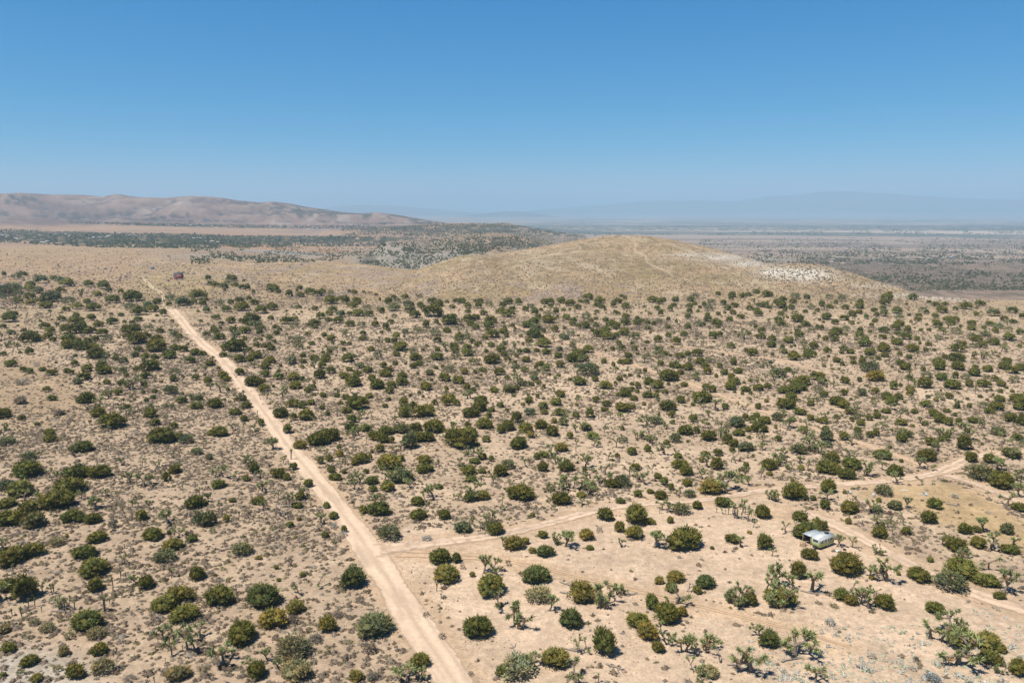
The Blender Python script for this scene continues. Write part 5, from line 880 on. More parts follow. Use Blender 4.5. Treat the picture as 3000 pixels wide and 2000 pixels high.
# ---- shrubs on the far slopes, badlands and valley floor
FT = [juniper_crown(5000 + k, 'ragged', 0.12).raw() for k in range(5)]
BL = tuft_templates(6000, 6, 8, 1.1)
def far_set(n, x0, x1, y0, y1, smin, smax, cols, keepf=None, rmin=900, hs=0.75, clear=False):
    px = g.uniform(x0, x1, n); py = g.uniform(y0, y1, n)
    if keepf is not None: k = keepf(px, py); px, py = px[k], py[k]
    X, Y, Z = ground_hit(px, py); ok = np.isfinite(X) & (np.hypot(X, Y) > rmin)
    if clear: az_, rr_ = np.degrees(np.arctan2(X, Y)), np.hypot(X, Y); ok &= ~((HILL.add(az_, rr_, X, Y) + KNOLL.add(az_, rr_, X, Y, HILL) > 2.0) & (rr_ < 1750))
    X, Y, Z = X[ok], Y[ok], Z[ok]; S = g.uniform(smin, smax, len(X)) * g.uniform(0.7, 1.2, len(X))
    c = np.array(cols)[g.integers(0, len(cols), len(X))] * g.uniform(0.8, 1.2, (len(X), 1)); return X, Y, Z, S, S * hs * g.uniform(0.7, 1.2, len(X)), c
DK = [(0.055, 0.062, 0.028), (0.065, 0.070, 0.036), (0.048, 0.055, 0.026)]
GREY = [(0.22, 0.17, 0.14), (0.19, 0.15, 0.125), (0.16, 0.13, 0.10)]
nz = lambda sx, sy, sd, t: (lambda px, py: fbm(px / sx, py / sy, 3, sd) > t)
TAN = [(0.20, 0.152, 0.095), (0.165, 0.130, 0.075), (0.22, 0.175, 0.13), (0.14, 0.105, 0.070)]
beltm = lambda px, py: (py > np.interp(px, [-80, 100, 300, 500, 700, 1130], [668, 674, 683, 684, 690, 694])) & (py < np.interp(px, [-80, 40, 300, 600, 900, 1130], [708, 712, 726, 728, 722, 722])) & (fbm(px / 30, py / 8, 2, 41) > 0.30)
sets = [
    far_set(14000, 560, 1720, 690, 845, 2.4, 6.0, DK, nz(60, 14, 31, 0.41), rmin=1350, clear=True),
    far_set(6000, 1000, 1760, 652, 692, 3.0, 7.0, DK, nz(90, 6, 33, 0.40), rmin=2600, clear=True),
    far_set(9000, 2050, 3080, 700, 850, 2.0, 5.5, DK + [(0.09, 0.085, 0.055)], nz(80, 16, 35, 0.46), rmin=1000, clear=True),
    far_set(6000, 2050, 3080, 696, 775, 4.0, 9.5, DK, nz(70, 9, 37, 0.45), rmin=1900, clear=True),
    far_set(2600, 1180, 1720, 676, 745, 3.0, 6.5, DK, nz(40, 10, 39, 0.38), rmin=1750),
    far_set(700, 2450, 3080, 800, 852, 4, 8.5, DK, nz(70, 20, 36, 0.48), rmin=980, clear=True),
    far_set(9000, 2150, 3080, 705, 852, 1.2, 3.0, [(0.15, 0.12, 0.095), (0.12, 0.10, 0.075)], None, rmin=1000, clear=True),
    far_set(12000, -80, 1130, 664, 728, 4.0, 8.5, DK, beltm, rmin=1700),
    far_set(160, -80, 1130, 668, 716, 8.0, 13.0, DK, beltm, rmin=1700, hs=1.3),
    far_set(3200, 200, 1100, 649, 672, 6.0, 11.0, DK, lambda px, py: (py > np.interp(px, [200, 450, 700, 1100], [650, 654, 659, 662])) & (py < np.interp(px, [200, 450, 700, 1100], [653, 662, 668, 671])), rmin=3000),
    far_set(420, -80, 2500, 690, 880, 1.0, 2.4, DK + [(0.10, 0.085, 0.04)], None, rmin=700),
    far_set(30000, -80, 2900, 690, 905, 0.8, 2.6, GREY + TAN, None, rmin=640, hs=0.6),
    far_set(900, -80, 900, 735, 905, 2.0, 4.5, GREY, None, rmin=640),
    far_set(120, 2220, 2480, 770, 825, 1.5, 2.6, DK, None, rmin=800),
    far_set(500, 2250, 2750, 760, 850, 1.0, 2.0, [(0.14, 0.12, 0.06)], None, rmin=800),
    far_set(4200, 1650, 3080, 670, 692, 8, 16, DK, lambda px, py: (py < np.interp(px, [1650, 2500, 3080], [689, 688, 686])) & (py > np.interp(px, [1650, 2500, 3080], [682, 677, 671])) & (fbm(px / 70, py / 10, 2, 55) > 0.40), rmin=5000),
    far_set(400, 2000, 3080, 700, 760, 6, 10, DK, nz(50, 10, 57, 0.56), rmin=2200, clear=True),
]
cat_ = lambda k: np.concatenate([s[k] for s in sets])
scatter("far_shrubs", BL, cat_(0), cat_(1), cat_(2), cat_(3), cat_(4), cat_(5), "far dark shrubs and trees dotting the slopes, badlands and valley floor", "shrubs")
# ---------------------------------------------------------------- built things
def box(A, x0, x1, y0, y1, z0, z1, c=(1, 1, 1)):
    V = [(x, y, z) for z in (z0, z1) for y in (y0, y1) for x in (x0, x1)]
    A.add(V, [(0, 2, 3), (0, 3, 1), (4, 5, 7), (4, 7, 6), (0, 1, 5), (0, 5, 4), (2, 6, 7), (2, 7, 3), (0, 4, 6), (0, 6, 2), (1, 3, 7), (1, 7, 5)], c)
def prism(A, prof, y0, y1, c=(1, 1, 1)):
    """closed profile (x,z) pushed along y"""
    n = len(prof); V = [(x, y0, z) for x, z in prof] + [(x, y1, z) for x, z in prof]; Fc = []
    for i in range(n): j = (i + 1) % n; Fc += [(i, j, n + j), (i, n + j, n + i)]
    for i in range(1, n - 1): Fc += [(0, i + 1, i), (n, n + i, n + i + 1)]
    A.add(V, Fc, c)
def thing(name, label, cat, loc, rot=0.0, group=None):
    o = bpy.data.objects.new(name, None); C.objects.link(o); o.location = loc; o.rotation_euler = (0, 0, rot); o["label"] = label; o["category"] = cat; o.empty_display_size = 0.5
    if group: o["group"] = group
    return o
def part(name, A, m, parent, smooth=False): 
    me = A.mesh(name, smooth); return link(name, me, m, parent)
def gp(px, py):
    x, y, z = ground_hit([px], [py]); return float(x[0]), float(y[0]), float(z[0])
M_WHITE = plain("white_painted_metal", (0.50, 0.53, 0.54), 0.4, 0.4, 0.06); M_GREEN = plain("pale_green_metal", (0.43, 0.52, 0.24), 0.45, 0.35, 0.08); M_GREEN2 = plain("olive_green_band", (0.30, 0.38, 0.13), 0.45, 0.35, 0.1)
M_GLASS = plain("dark_window_glass", (0.05, 0.065, 0.075), 0.12, 0.5, 0.05); M_FRAME = plain("pale_trim", (0.62, 0.63, 0.60), 0.5, 0.3, 0.05); M_DARK = plain("dark_underframe", (0.035, 0.035, 0.035), 0.8)
M_TYRE = plain("black_rubber", (0.02, 0.02, 0.02), 0.9); M_STEEL = plain("galvanised_steel", (0.42, 0.47, 0.50), 0.5, 0.4, 0.05, metal=0.1); M_WOOD = plain("sunbleached_planks", (0.46, 0.33, 0.20), 0.9, vary=0.2); M_CANOPY_SHADE = plain("painted_canopy_shade", (0.055, 0.058, 0.065), 0.8)
# camper trailer -----------------------------------------------------------------------------
G1 = gp(2399.5, 1611.5); TR = R(33); LX, LY = 6.1, 2.4; ca, sa = math.cos(TR), math.sin(TR)
tc = (G1[0] + ca * LX / 2 - sa * LY / 2, G1[1] + sa * LX / 2 + ca * LY / 2); tz = float(H(*tc))
t = thing("camper_trailer", "pale green camper trailer with white roof parked among junipers and Joshua trees", "camper trailer", (tc[0], tc[1], tz), TR); t.scale = (1.05, 1.05, 1.2)
hx, hy = LX / 2, LY / 2
def prof_side(inset=0.0):
    i = inset; return [(-hx + .32 + i, .48 + i), (hx - .25 - i, .48 + i), (hx - i, .85), (hx - i, 2.15), (hx - .22 - i, 2.62 - i), (-hx + .62 + i, 2.62 - i), (-hx + .18 + i, 2.25), (-hx + i, 1.45), (-hx + .12 + i, .85)]
A = Acc(); prism(A, prof_side(), -hy, hy); sh = part("body", A, M_GREEN, t)
A = Acc(); prism(A, [(-hx + .10, 1.02), (hx + .012, 1.02), (hx + .012, 1.16), (-hx + .05, 1.16)], -hy - .012, hy + .012); part("stripe", A, M_GREEN2, t)
A = Acc(); prism(A, [(-hx + .03, 1.50), (-hx + .17, 2.27), (-hx + .61, 2.645), (hx - .20, 2.645), (hx + .015, 2.17), (hx + .015, 1.98), (hx - .28, 2.50), (-hx + .66, 2.50), (-hx + .26, 2.16), (-hx + .1, 1.50)], -hy - .02, hy + .02); part("roof_trim", A, M_WHITE, t)
A = Acc(); box(A, -hx + .66, hx - .24, -hy + .05, hy - .05, 2.646, 2.69); roof = part("roof", A, M_WHITE, t)
A = Acc(); box(A, 1.0, 1.85, -.45, .45, 2.70, 2.95); part("air_conditioner", A, M_DARK, roof)
A = Acc(); box(A, -.9, -.35, -.75, -.2, 2.70, 2.79); part("roof_vent", A, M_FRAME, roof)
A = Acc(); box(A, -.6, -.1, .25, .7, 2.70, 2.78); part("roof_vent", A, M_FRAME, roof)
def win(x0, x1, z0, z1, side=-1, face='y'):
    A = Acc(); B = Acc(); f = .07
    if face == 'y':
        y0, y1 = sorted((side * hy, side * (hy + .03))); box(A, x0 - f, x1 + f, y0, y1, z0 - f, z1 + f); fr = part("window", A, M_FRAME, t)
        y0, y1 = sorted((side * (hy + .02), side * (hy + .045))); box(B, x0, x1, y0, y1, z0, z1)
    else:
        A.add([(-hx - .02 + (z - 1.45) * .23, y, z) for y, z in ((-.85, 1.50), (.85, 1.50), (.85, 2.2), (-.85, 2.2))], [(0, 1, 2), (0, 2, 3)], (1, 1, 1)); box(A, -hx + .05, -hx + .1, -.8, .8, 1.5, 1.55); fr = part("window", A, M_FRAME, t)
        B.add([(-hx - .04 + (z - 1.45) * .23, y, z) for y, z in ((-.75, 1.58), (.75, 1.58), (.75, 2.12), (-.75, 2.12))], [(0, 1, 2), (0, 2, 3)], (1, 1, 1))
    part("pane", B, M_GLASS, fr)
win(-2.35, -1.55, 1.45, 2.0); win(-.75, -.15, 1.45, 2.05); win(1.2, 2.2, 1.42, 2.1); win(-1.9, -.9, 1.4, 2.0, 1); win(.8, 2.0, 1.4, 2.0, 1); win(0, 0, 0, 0, 1, 'x')
A = Acc(); box(A, .12, .80, -hy - .03, -hy, .62, 2.25); dr = part("door", A, M_WHITE, t)
A = Acc(); box(A, .24, .68, -hy - .05, -hy - .03, 1.45, 2.1); part("pane", A, M_GLASS, dr)
A = Acc(); box(A, -hx + .3, hx - .3, -hy + .15, hy - .15, .28, .48); part("underframe", A, M_DARK, t)
A = Acc(); A.add([(-hx + .3, -.5, .4), (-hx + .3, .5, .4), (-hx - 1.0, .06, .4), (-hx - 1.0, -.06, .4), (-hx + .3, -.5, .5), (-hx + .3, .5, .5), (-hx - 1.0, .06, .5), (-hx - 1.0, -.06, .5)], [(0, 1, 2), (0, 2, 3), (4, 6, 5), (4, 7, 6), (0, 3, 7), (0, 7, 4), (1, 5, 6), (1, 6, 2), (2, 6, 7), (2, 7, 3)], (1, 1, 1)); part("hitch", A, M_DARK, t)
for wx in (.35, 1.2):
    for sy in (-1, 1):
        A = Acc(); n_ = 14; V = [(wx + .34 * math.cos(2 * math.pi * k / n_), sy * (hy - .28 + q * .24), .34 + .34 * math.sin(2 * math.pi * k / n_)) for q in (0, 1) for k in range(n_)]; V += [(wx, sy * (hy - .28), .34), (wx, sy * (hy - .03), .34)]
        Fc = [];
        for k in range(n_): j = (k + 1) % n_; Fc += [(k, j, n_ + j), (k, n_ + j, n_ + k), (2 * n_, j, k), (2 * n_ + 1, n_ + k, n_ + j)]
        A.add(V, Fc, (1, 1, 1)); wl = part("wheel", A, M_TYRE, t)
        A = Acc(); V = [(wx + .17 * math.cos(2 * math.pi * k / n_), sy * (hy - .02), .34 + .17 * math.sin(2 * math.pi * k / n_)) for k in range(n_)] + [(wx, sy * (hy + .01), .34)]; A.add(V, [(k, (k + 1) % n_, n_) for k in range(n_)], (1, 1, 1)); part("rim", A, M_STEEL, wl)
# shade roof on the far side
tw = lambda lx, ly: (tc[0] + ca * lx - sa * ly, tc[1] + sa * lx + ca * ly)
sx, sy = tw(-.55, hy + 1.75); s = thing("shade_canopy", "flat pale metal shade roof on posts behind the green camper trailer", "canopy", (sx, sy, float(H(sx, sy))), TR)
A = Acc(); prism(A, [(-2.6, 2.78), (2.6, 2.78), (2.6, 2.86), (-2.6, 2.86)], -1.6, 1.2)
for k in range(13): xx = -2.5 + k * .4; box(A, xx, xx + .07, -1.6, 1.2, 2.861, 2.90)
part("roof_panel", A, M_STEEL, s)
for (ax, ay) in ((-2.45, -1.4), (2.45, -1.4), (-2.45, 1.05), (2.45, 1.05)):
    A = Acc(); box(A, ax - .05, ax + .05, ay - .05, ay + .05, 0, 2.78); part("post", A, M_WOOD, s)
A = Acc(); box(A, -2.4, 2.4, 1.1, 1.14, .5, 2.7); part("back_shade_sheet", A, M_CANOPY_SHADE, s)  # near-black sheet: the shade under the canopy put into its colour
# wooden steps
x, y, z = gp(2349, 1603.5); s = thing("wooden_steps", "freestanding sunbleached wooden steps left of the camper trailer", "steps", (x + .3, y + .5, z), R(-25))
for k in range(5):
    A = Acc(); box(A, -.75, .75, k * .32, k * .32 + .29, .22 * k + .17, .22 * k + .22); part("tread", A, M_WOOD, s)
for q in (-.7, .7):
    A = Acc(); A.add([(q - .03, -.05, 0), (q + .03, -.05, 0), (q - .03, 1.6, 0), (q + .03, 1.6, 0), (q - .03, 1.6, 1.04), (q + .03, 1.6, 1.04), (q - .03, -.05, .15), (q + .03, -.05, .15)], [(0, 1, 3), (0, 3, 2), (2, 3, 5), (2, 5, 4), (4, 5, 7), (4, 7, 6), (6, 7, 1), (6, 1, 0), (0, 2, 4), (0, 4, 6), (1, 5, 3), (1, 7, 5)], (1, 1, 1)); part("stringer", A, M_WOOD, s)
# odds and ends around the camp
def ring(name, px, py, r0, r1, m, label, cat):
    x, y, z = gp(px, py); A = Acc(); n_, q_ = 16, 6; V = []; Fc = []
    for i in range(n_):
        for j in range(q_): a = 2 * math.pi * i / n_; b_ = 2 * math.pi * j / q_; V.append(((r0 + r1 * math.cos(b_)) * math.cos(a), (r0 + r1 * math.cos(b_)) * math.sin(a), r1 + r1 * math.sin(b_)))
    for i in range(n_):
        for j in range(q_): a, b_, c_, d_ = i * q_ + j, ((i + 1) % n_) * q_ + j, ((i + 1) % n_) * q_ + (j + 1) % q_, i * q_ + (j + 1) % q_; Fc += [(a, b_, c_), (a, c_, d_)]
    A.add(V, Fc, (1, 1, 1)); o = link(name, A.mesh(name, True), m, label=label, category=cat); o.location = (x, y, z); return o
ring("old_tyre", 2474, 1610, .34, .13, M_TYRE, "old black tyre lying on sand right of the camper trailer", "tyre")
def slab(name, px, py, w_, d_, h_, rot, m, label, cat, tilt=0.0, zoff=0.0, group=None):
    x, y, z = gp(px, py); A = Acc(); box(A, -w_ / 2, w_ / 2, -d_ / 2, d_ / 2, 0, h_); o = link(name, A.mesh(name), m, label=label, category=cat); o.location = (x, y, z + zoff); o.rotation_euler = (tilt, 0, rot)
    mod = o.modifiers.new("soft_edges", 'BEVEL'); mod.width = min(w_, d_, h_) * 0.2; mod.segments = 2
    if group: o["group"] = group
    return o
slab("loose_board", 2454, 1614, 1.3, 1.0, .12, .4, M_FRAME, "pale board lying under the Joshua tree beside the camper trailer", "board", zoff=.12)
slab("flat_board", 2708, 1447.5, 2.2, 1.4, .1, .3, M_WHITE, "white board lying flat on the straw-coloured clearing", "board", tilt=.08, zoff=.1)
slab("plank", 2652, 1437, 2.6, .4, .08, .05, M_FRAME, "long pale plank lying on the edge of the straw clearing", "plank", zoff=.05)
slab("storage_box", 2489, 1445, 1.4, .9, .6, .2, M_WHITE, "white box half hidden behind a small Joshua tree", "box")
def barrel(px, py, r_, h_, m, label, cat):
    x, y, z = gp(px, py); A = Acc(); n_ = 14; V = []; prof = [(0, 0), (r_ * .95, 0), (r_, .03), (r_, h_ * .33), (r_ * 1.04, h_ * .35), (r_, h_ * .37), (r_, h_ * .66), (r_ * 1.04, h_ * .68), (r_, h_ * .70), (r_, h_ - .03), (r_ * .95, h_), (0, h_)]
    for (q, zz_) in prof:
        for k in range(n_): V.append((q * math.cos(6.2832 * k / n_), q * math.sin(6.2832 * k / n_), zz_))
    Fc = [];
    for i in range(len(prof) - 1):
        for k in range(n_): a, b_ = i * n_ + k, i * n_ + (k + 1) % n_; Fc += [(a, b_, b_ + n_), (a, b_ + n_, a + n_)]
    A.add(V, Fc, (1, 1, 1)); o = link("water_barrel", A.mesh("water_barrel"), m, label=label, category=cat); o.location = (x, y, z); return o
barrel(2559, 1455, .45, 1.15, M_WHITE, "white barrel standing at the left foot of a spiky dark bush", "barrel")
# fallen Joshua trunks and dead limbs
def log(px, py, L_, rot, seed, label):
    x, y, z = gp(px, py); gg = np.random.default_rng(seed); A = Acc()
    def tb(P, rr):
        n_ = 6; V = []
        for i, p in enumerate(P):
            d = np.array(P[min(i + 1, len(P) - 1)]) - np.array(P[max(i - 1, 0)]); d = d / np.linalg.norm(d); s_ = np.cross(d, [0, 0, 1.0]); s_ /= np.linalg.norm(s_) + 1e-9; u_ = np.cross(s_, d)
            for k in range(n_): V.append(np.array(p) + (s_ * math.cos(6.2832 * k / n_) + u_ * math.sin(6.2832 * k / n_)) * rr[i])
        A.add(V, [f for i in range(len(P) - 1) for k in range(n_) for f in ((i * n_ + k, i * n_ + (k + 1) % n_, (i + 1) * n_ + (k + 1) % n_), (i * n_ + k, (i + 1) * n_ + (k + 1) % n_, (i + 1) * n_ + k))], (1, 1, 1))
    tb([(0, 0, .16), (L_ * .3, gg.normal() * .15, .2), (L_ * .65, gg.normal() * .3, .2), (L_, gg.normal() * .4, .25)], [.2, .18, .15, .07])
    for k in range(4):
        b0 = gg.uniform(.35, .95) * L_; a = gg.choice([-1, 1]) * gg.uniform(.4, 1.1); q = gg.uniform(.15, .35) * L_; tb([(b0, 0, .2), (b0 + q * .5, a * q * .5, .3), (b0 + q, a * q, gg.uniform(.2, .7))], [.1, .08, .04])
    o = link("fallen_trunk", A.mesh("fallen_trunk", True), DEADW, label=label, category="log", group="fallen Joshua trunks"); o.location = (x, y, z); o.rotation_euler = (0, 0, rot)
for (a, b_, c_, d_, e_, f_) in ((82, 1228, 4.5, .05, 1, "long grey fallen trunk on the open ground at far left"), (150, 1231, 4, -.1, 2, "grey fallen trunk with raised limbs on the far left open ground"), (140, 1678, 3.2, .1, 3, "short grey fallen trunk in near scrub between two round bushes"),
                          (25, 1757, 3.6, -.8, 4, "grey fallen trunk in front of a big dark juniper at near left"), (150, 1791, 3.4, .1, 5, "thin grey fallen pole lying in near left scrub"), (650, 1612, 4.5, .35, 6, "twisted grey fallen limbs left of a dark leafy juniper"), (805, 1968, 3.5, .3, 7, "fallen forked trunk lying between two junipers near the bottom edge"),
                          (1640, 1705, 4, -.5, 8, "grey fallen trunk and limbs left of a big olive juniper on the sand"), (1640, 1735, 3.6, -.3, 9, "heap of grey fallen limbs below another fallen trunk on the sand"), (1645, 1898, 4, -.35, 10, "long grey fallen trunk beside a leaning post of wood on sand"), (1775, 1945, 4, -.7, 11, "curved grey fallen trunk on sand at the bottom"),
                          (2010, 1920, 3, 0, 12, "short grey fallen trunk below a clump of Joshua trees"), (2130, 1948, 5, -.2, 13, "long thin fallen branch leading to a tall Joshua tree"), (2290, 1940, 4.5, .45, 14, "fallen grey branches below a bushy Joshua tree at lower right"), (2345, 1730, 4, -.5, 15, "arched fallen trunk left of a tall branching Joshua tree"),
                          (2770, 1475, 4, -.6, 16, "fallen grey trunk with dry twigs right of a bush in the straw clearing"), (2545, 1672, 4.2, -.6, 17, "fallen dark trunk leaning between a round juniper and a Joshua tree"), (2760, 1935, 3.5, .2, 18, "pale fallen limbs in front of the leaning old Joshua tree"), (355, 1447, 3, .1, 19, "pale fallen limbs in the scrub halfway out at left"),
                          (330, 1560, 3.5, .0, 20, "splintered grey fallen trunk left of a tall forked tree"), (1400, 1563, 3.5, -.1, 21, "dark fallen trunk lying left of a wide green juniper"), (830, 1482, 4, .1, 22, "fallen dead limbs beside a leaning dead Joshua tree"), (1835, 1745, 3, .4, 23, "small grey fallen limb right of a clump of young stems"), (20, 1150, 4, -.3, 24, "thin fallen pole below the big dead bush at far left")):
    log(a, b_, c_, d_, e_, f_)
# red house -----------------------------------------------------------------------------------
x, y, z = gp(520, 818.5); mpp = math.hypot(x, y) / F_PX
h = thing("red_house", "red steep-gabled house with dark grey roof alone on the grassy slope", "house", (x, y + 5, z - .2), math.atan2(-x, y) + R(11)); h.scale = (0.82, 0.82, 0.86)
M_RED = plain("barn_red_boards", (0.38, 0.100, 0.074), 0.8, vary=0.15); M_ROOF = plain("slate_grey_roof", (0.105, 0.115, 0.125), 0.7, vary=0.15); M_DECK = plain("pale_deck", (0.56, 0.50, 0.44), 0.8)
A = Acc(); box(A, -6.2, 6.2, 0.2, 7, 0, 3.6); A.add([(-6.2, .2, 3.6), (-6.2, 7, 3.6), (-6.2, 3.6, 9.0), (6.2, .2, 3.6), (6.2, 7, 3.6), (6.2, 3.6, 9.0)], [(0, 2, 1), (3, 4, 5)], (1, 1, 1)); prism(A, [(-5.0, 0), (5.0, 0), (5.0, 3.4), (0, 8.6), (-5.0, 3.4)], -3.6, 3.6); part("wall", A, M_RED, h)
A = Acc()
for s_ in (-1, 1): prism(A, [(s_ * 5.5, 2.95), (s_ * 5.5, 3.25), (0, 9.05), (0, 8.68)], -4.2, 3.8)
for s_ in (0, 1):
    ya, yb = (-.4, 3.6) if s_ == 0 else (7.6, 3.6)
    A.add([(-6.7, ya, 2.9), (6.7, ya, 2.9), (6.7, yb, 9.1), (-6.7, yb, 9.1), (-6.7, ya, 3.2), (6.7, ya, 3.2), (6.7, yb, 9.4), (-6.7, yb, 9.4)], [(0, 1, 2), (0, 2, 3), (4, 6, 5), (4, 7, 6), (0, 4, 5), (0, 5, 1), (1, 5, 6), (1, 6, 2), (0, 3, 7), (0, 7, 4)], (1, 1, 1))
rf = part("roof", A, M_ROOF, h)
A = Acc(); box(A, -.45, .45, 3.0, 3.9, 8.2, 10.3); part("chimney", A, M_DARK, rf)
for (a, b_, c_, d_) in ((-1.1, .9, 3.4, 4.4), (-3.6, -2.6, 1.0, 2.2)):
    A = Acc(); box(A, a - .12, b_ + .12, -3.66, -3.6, c_ - .12, d_ + .12); w_ = part("window", A, M_FRAME, h); A = Acc(); box(A, a, b_, -3.7, -3.66, c_, d_); part("pane", A, M_GLASS, w_)
A = Acc(); box(A, .6, 3.0, -3.66, -3.6, .2, 2.3); part("door", A, M_DARK, h)
A = Acc(); box(A, -4.2, 8.0, -6.0, -3.62, .2, .62); dk = part("deck", A, M_DECK, h)
A = Acc(); box(A, -4.2, 8.0, -6.06, -6.0, 1.3, 1.42)
for k in range(9): box(A, -4.2 + k * 1.5, -4.1 + k * 1.5, -6.06, -6.0, .6, 1.3)
part("railing", A, M_DECK, dk)
def car(px, py, rot, m, label):
    x, y, z = gp(px, py); t_ = thing("parked_car", label, "car", (x, y, z), rot); A = Acc()
    prism(A, [(-2.3, .35), (2.3, .35), (2.3, .95), (1.3, 1.05), (.8, 1.7), (-1.4, 1.75), (-2.2, 1.1)], -.9, .9); part("body", A, m, t_)
    A = Acc(); prism(A, [(1.15, 1.1), (.72, 1.62), (-1.3, 1.66), (-1.9, 1.12)], -.915, .915); part("window", A, M_GLASS, t_)
    for wx in (-1.45, 1.45):
        for sy in (-1, 1):
            A = Acc(); n_ = 12; V = [(wx + .35 * math.cos(6.2832 * k / n_), sy * (.7 + q * .24), .35 + .35 * math.sin(6.2832 * k / n_)) for q in (0, 1) for k in range(n_)] + [(wx, sy * .94, .35)]
            A.add(V, [f for k in range(n_) for f in ((k, (k + 1) % n_, n_ + (k + 1) % n_), (k, n_ + (k + 1) % n_, n_ + k), (2 * n_, n_ + k, n_ + (k + 1) % n_))], (1, 1, 1)); part("wheel", A, M_TYRE, t_)
car(538.5, 799.5, R(10), M_DARK, "dark car parked right of the red house")
M_BLUE = plain("faded_blue_metal", (0.20, 0.23, 0.31), 0.6)
def shed(px, py, w_, d_, h_, rot, mw, mr, label, name="shed", cat="shed", group=None):
    x, y, z = gp(px, py); t_ = thing(name, label, cat, (x, y, z - .1), rot, group); A = Acc(); prism(A, [(-w_ / 2, 0), (w_ / 2, 0), (w_ / 2, h_ * .65), (0, h_ * .93), (-w_ / 2, h_ * .65)], 0, d_); part("wall", A, mw, t_)
    A = Acc()
    for s_ in (-1, 1): prism(A, [(s_ * w_ * .55, h_ * .62), (s_ * w_ * .55, h_ * .69), (0, h_), (0, h_ * .935)], -.3, d_ + .3)
    part("roof", A, mr, t_); A = Acc(); box(A, -w_ * .12, w_ * .12, -.05, -.003, .1, h_ * .55); part("door", A, M_DARK, t_); return t_
shed(451, 788, 4.6, 4, 3.4, R(100), M_BLUE, M_BLUE, "small faded blue shed left of the red house")
shed(418, 783, 2.4, 2, 1.8, R(80), M_FRAME, M_FRAME, "tiny pale hut left of the blue shed")
shed(2, 842, 6, 4, 3.4, R(70), M_WHITE, M_STEEL, "white shed behind junipers at the far left edge")
# pale sandy yard with barrel in front of the red house
barrel(492, 792, .8, 1.3, M_WHITE, "white water tank left of the red house", "tank")
# far settlements: one house each -------------------------------------------------------------
M_ROOFS = [plain("pale_metal_roof", (0.44, 0.44, 0.43), 0.5, 0.3), plain("grey_shingle_roof", (0.30, 0.29, 0.28), 0.8), plain("tan_roof", (0.45, 0.36, 0.28), 0.8), plain("blue_roof", (0.30, 0.42, 0.56), 0.6)]
M_WALLS = [plain("white_wall", (0.52, 0.51, 0.49), 0.8), plain("tan_wall", (0.50, 0.42, 0.33), 0.8)]
def house_mesh(k):
    W_, D_, H_ = ((13, 8, 4.6), (18, 8, 4.2), (10, 9, 5.2))[k]
    A = Acc(); prism(A, [(-D_ / 2, 0), (D_ / 2, 0), (D_ / 2, H_ * .6), (0, H_ * .95), (-D_ / 2, H_ * .6)], -W_ / 2, W_ / 2); B = Acc()
    for s_ in (-1, 1): prism(B, [(s_ * D_ * .56, H_ * .56), (s_ * D_ * .56, H_ * .63), (0, H_ * 1.03), (0, H_ * .955)], -W_ / 2 - .5, W_ / 2 + .5)
    box(B, D_ * .15, D_ * .25, -1, 0, H_ * .7, H_ * 1.15); return A.mesh("house_wall"), B.mesh("house_roof")
HM = [house_mesh(k) for k in range(3)]
HW = [[(lambda me: (me.materials.append(m), me)[1])(HM[k][0].copy()) for m in M_WALLS] for k in range(3)]; HR = [[(lambda me: (me.materials.append(m), me)[1])(HM[k][1].copy()) for m in M_ROOFS] for k in range(3)]
HSE = [(10, 690), (48, 699), (55, 703), (102, 697), (118, 690), (128, 712), (140, 709), (162, 689), (194, 687), (204, 694), (275, 698), (293, 697), (312, 697), (318, 693), (352, 686), (382, 690), (395, 692), (568, 700), (585, 699), (600, 710), (622, 709), (640, 711), (470, 653), (520, 660), (560, 661), (620, 663), (820, 668), (850, 667), (930, 669), (960, 666),
       (890, 691), (925, 690), (1010, 692), (2278, 719), (2300, 716), (2330, 718), (2360, 717), (2440, 762), (2455, 755), (2472, 756), (2437, 770), (2470, 773), (2562, 761), (2500, 730), (2520, 728), (2540, 732), (2660, 757), (2700, 758), (2720, 758), (2765, 757), (2785, 756), (2530, 739), (2480, 731), (2240, 709), (2100, 690), (2135, 697), (2160, 689), (2200, 690), (2260, 684), (2230, 686), (2290, 685), (2330, 683), (2380, 684), (2906, 688), (2340, 711), (2310, 712)]
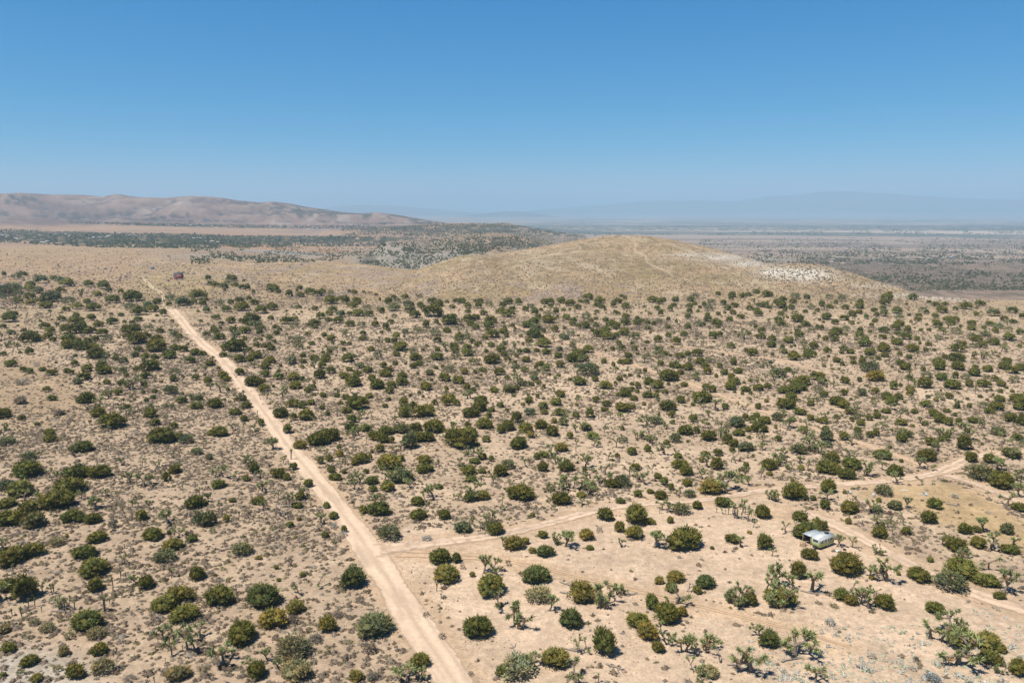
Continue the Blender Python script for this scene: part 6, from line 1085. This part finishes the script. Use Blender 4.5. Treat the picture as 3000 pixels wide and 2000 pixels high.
bx = np.array([p[0] for p in HSE], float); by = np.array([p[1] for p in HSE], float); X, Y, Z = ground_hit(bx, by)
hit = []
for i in range(len(HSE)):
    if not np.isfinite(X[i]): continue
    px_, py_ = HSE[i]; k = int(g.integers(3)); kr = 3 if i in (0, 50) else int(g.choice([0, 0, 1, 2])); kw = int(g.integers(2)); far_ = math.hypot(X[i], Y[i]); s_ = 1.0 if far_ < 5000 else 1.25
    o = bpy.data.objects.new("far_house", None); C.objects.link(o); o.location = (X[i], Y[i], Z[i] - .3); o.rotation_euler = (0, 0, g.uniform(-.5, .5) + R(90)); o.scale = (s_, s_, s_)
    a = bpy.data.objects.new("wall", HW[k][kw]); C.objects.link(a); a.parent = o; b_ = bpy.data.objects.new("roof", HR[k][kr]); C.objects.link(b_); b_.parent = o; o["category"] = "house"; o["group"] = "far houses among the trees"
    look = f"{('tiny' if far_ > 5000 else 'small')} far {('white', 'tan')[kw]} house with {('pale', 'grey', 'tan', 'blue')[kr]} roof"
    plc = "in the left village's tree belt" if px_ < 700 and py_ > 680 else ("in the farther left village below the mountains" if px_ < 1100 and py_ < 680 else ("in the middle valley" if px_ < 1200 else ("in the green town belt on the plain" if py_ < 692 else "on the brown valley floor beyond the hill")))
    hit.append((o, look, plc, None, px_, py_))
finish_labels(hit)

# ---------------------------------------------------------------- the air
hm = bpy.data.materials.new("desert_haze"); hm.use_nodes = True; n = hm.node_tree; n.nodes.remove(n.nodes["Principled BSDF"])
pv = n.nodes.new("ShaderNodeVolumePrincipled"); pv.inputs["Color"].default_value = (0.47, 0.71, 0.92, 1); pv.inputs["Density"].default_value = HAZE; pv.inputs["Anisotropy"].default_value = 0.0
n.links.new(pv.outputs[0], n.nodes["Material Output"].inputs["Volume"])
zlo = float(min(Vg[:, 2].min(), -160)) - 2.0; zhi = float(max(Vg[:, 2].max(), CAM_Z)) + 15.0
A = Acc(); box(A, -71000, 71000, -71000, 71000, zlo, zhi); hz = link("haze", A.mesh("haze"), hm, kind="stuff", label="thin pale desert haze filling the air over the plain", category="haze")
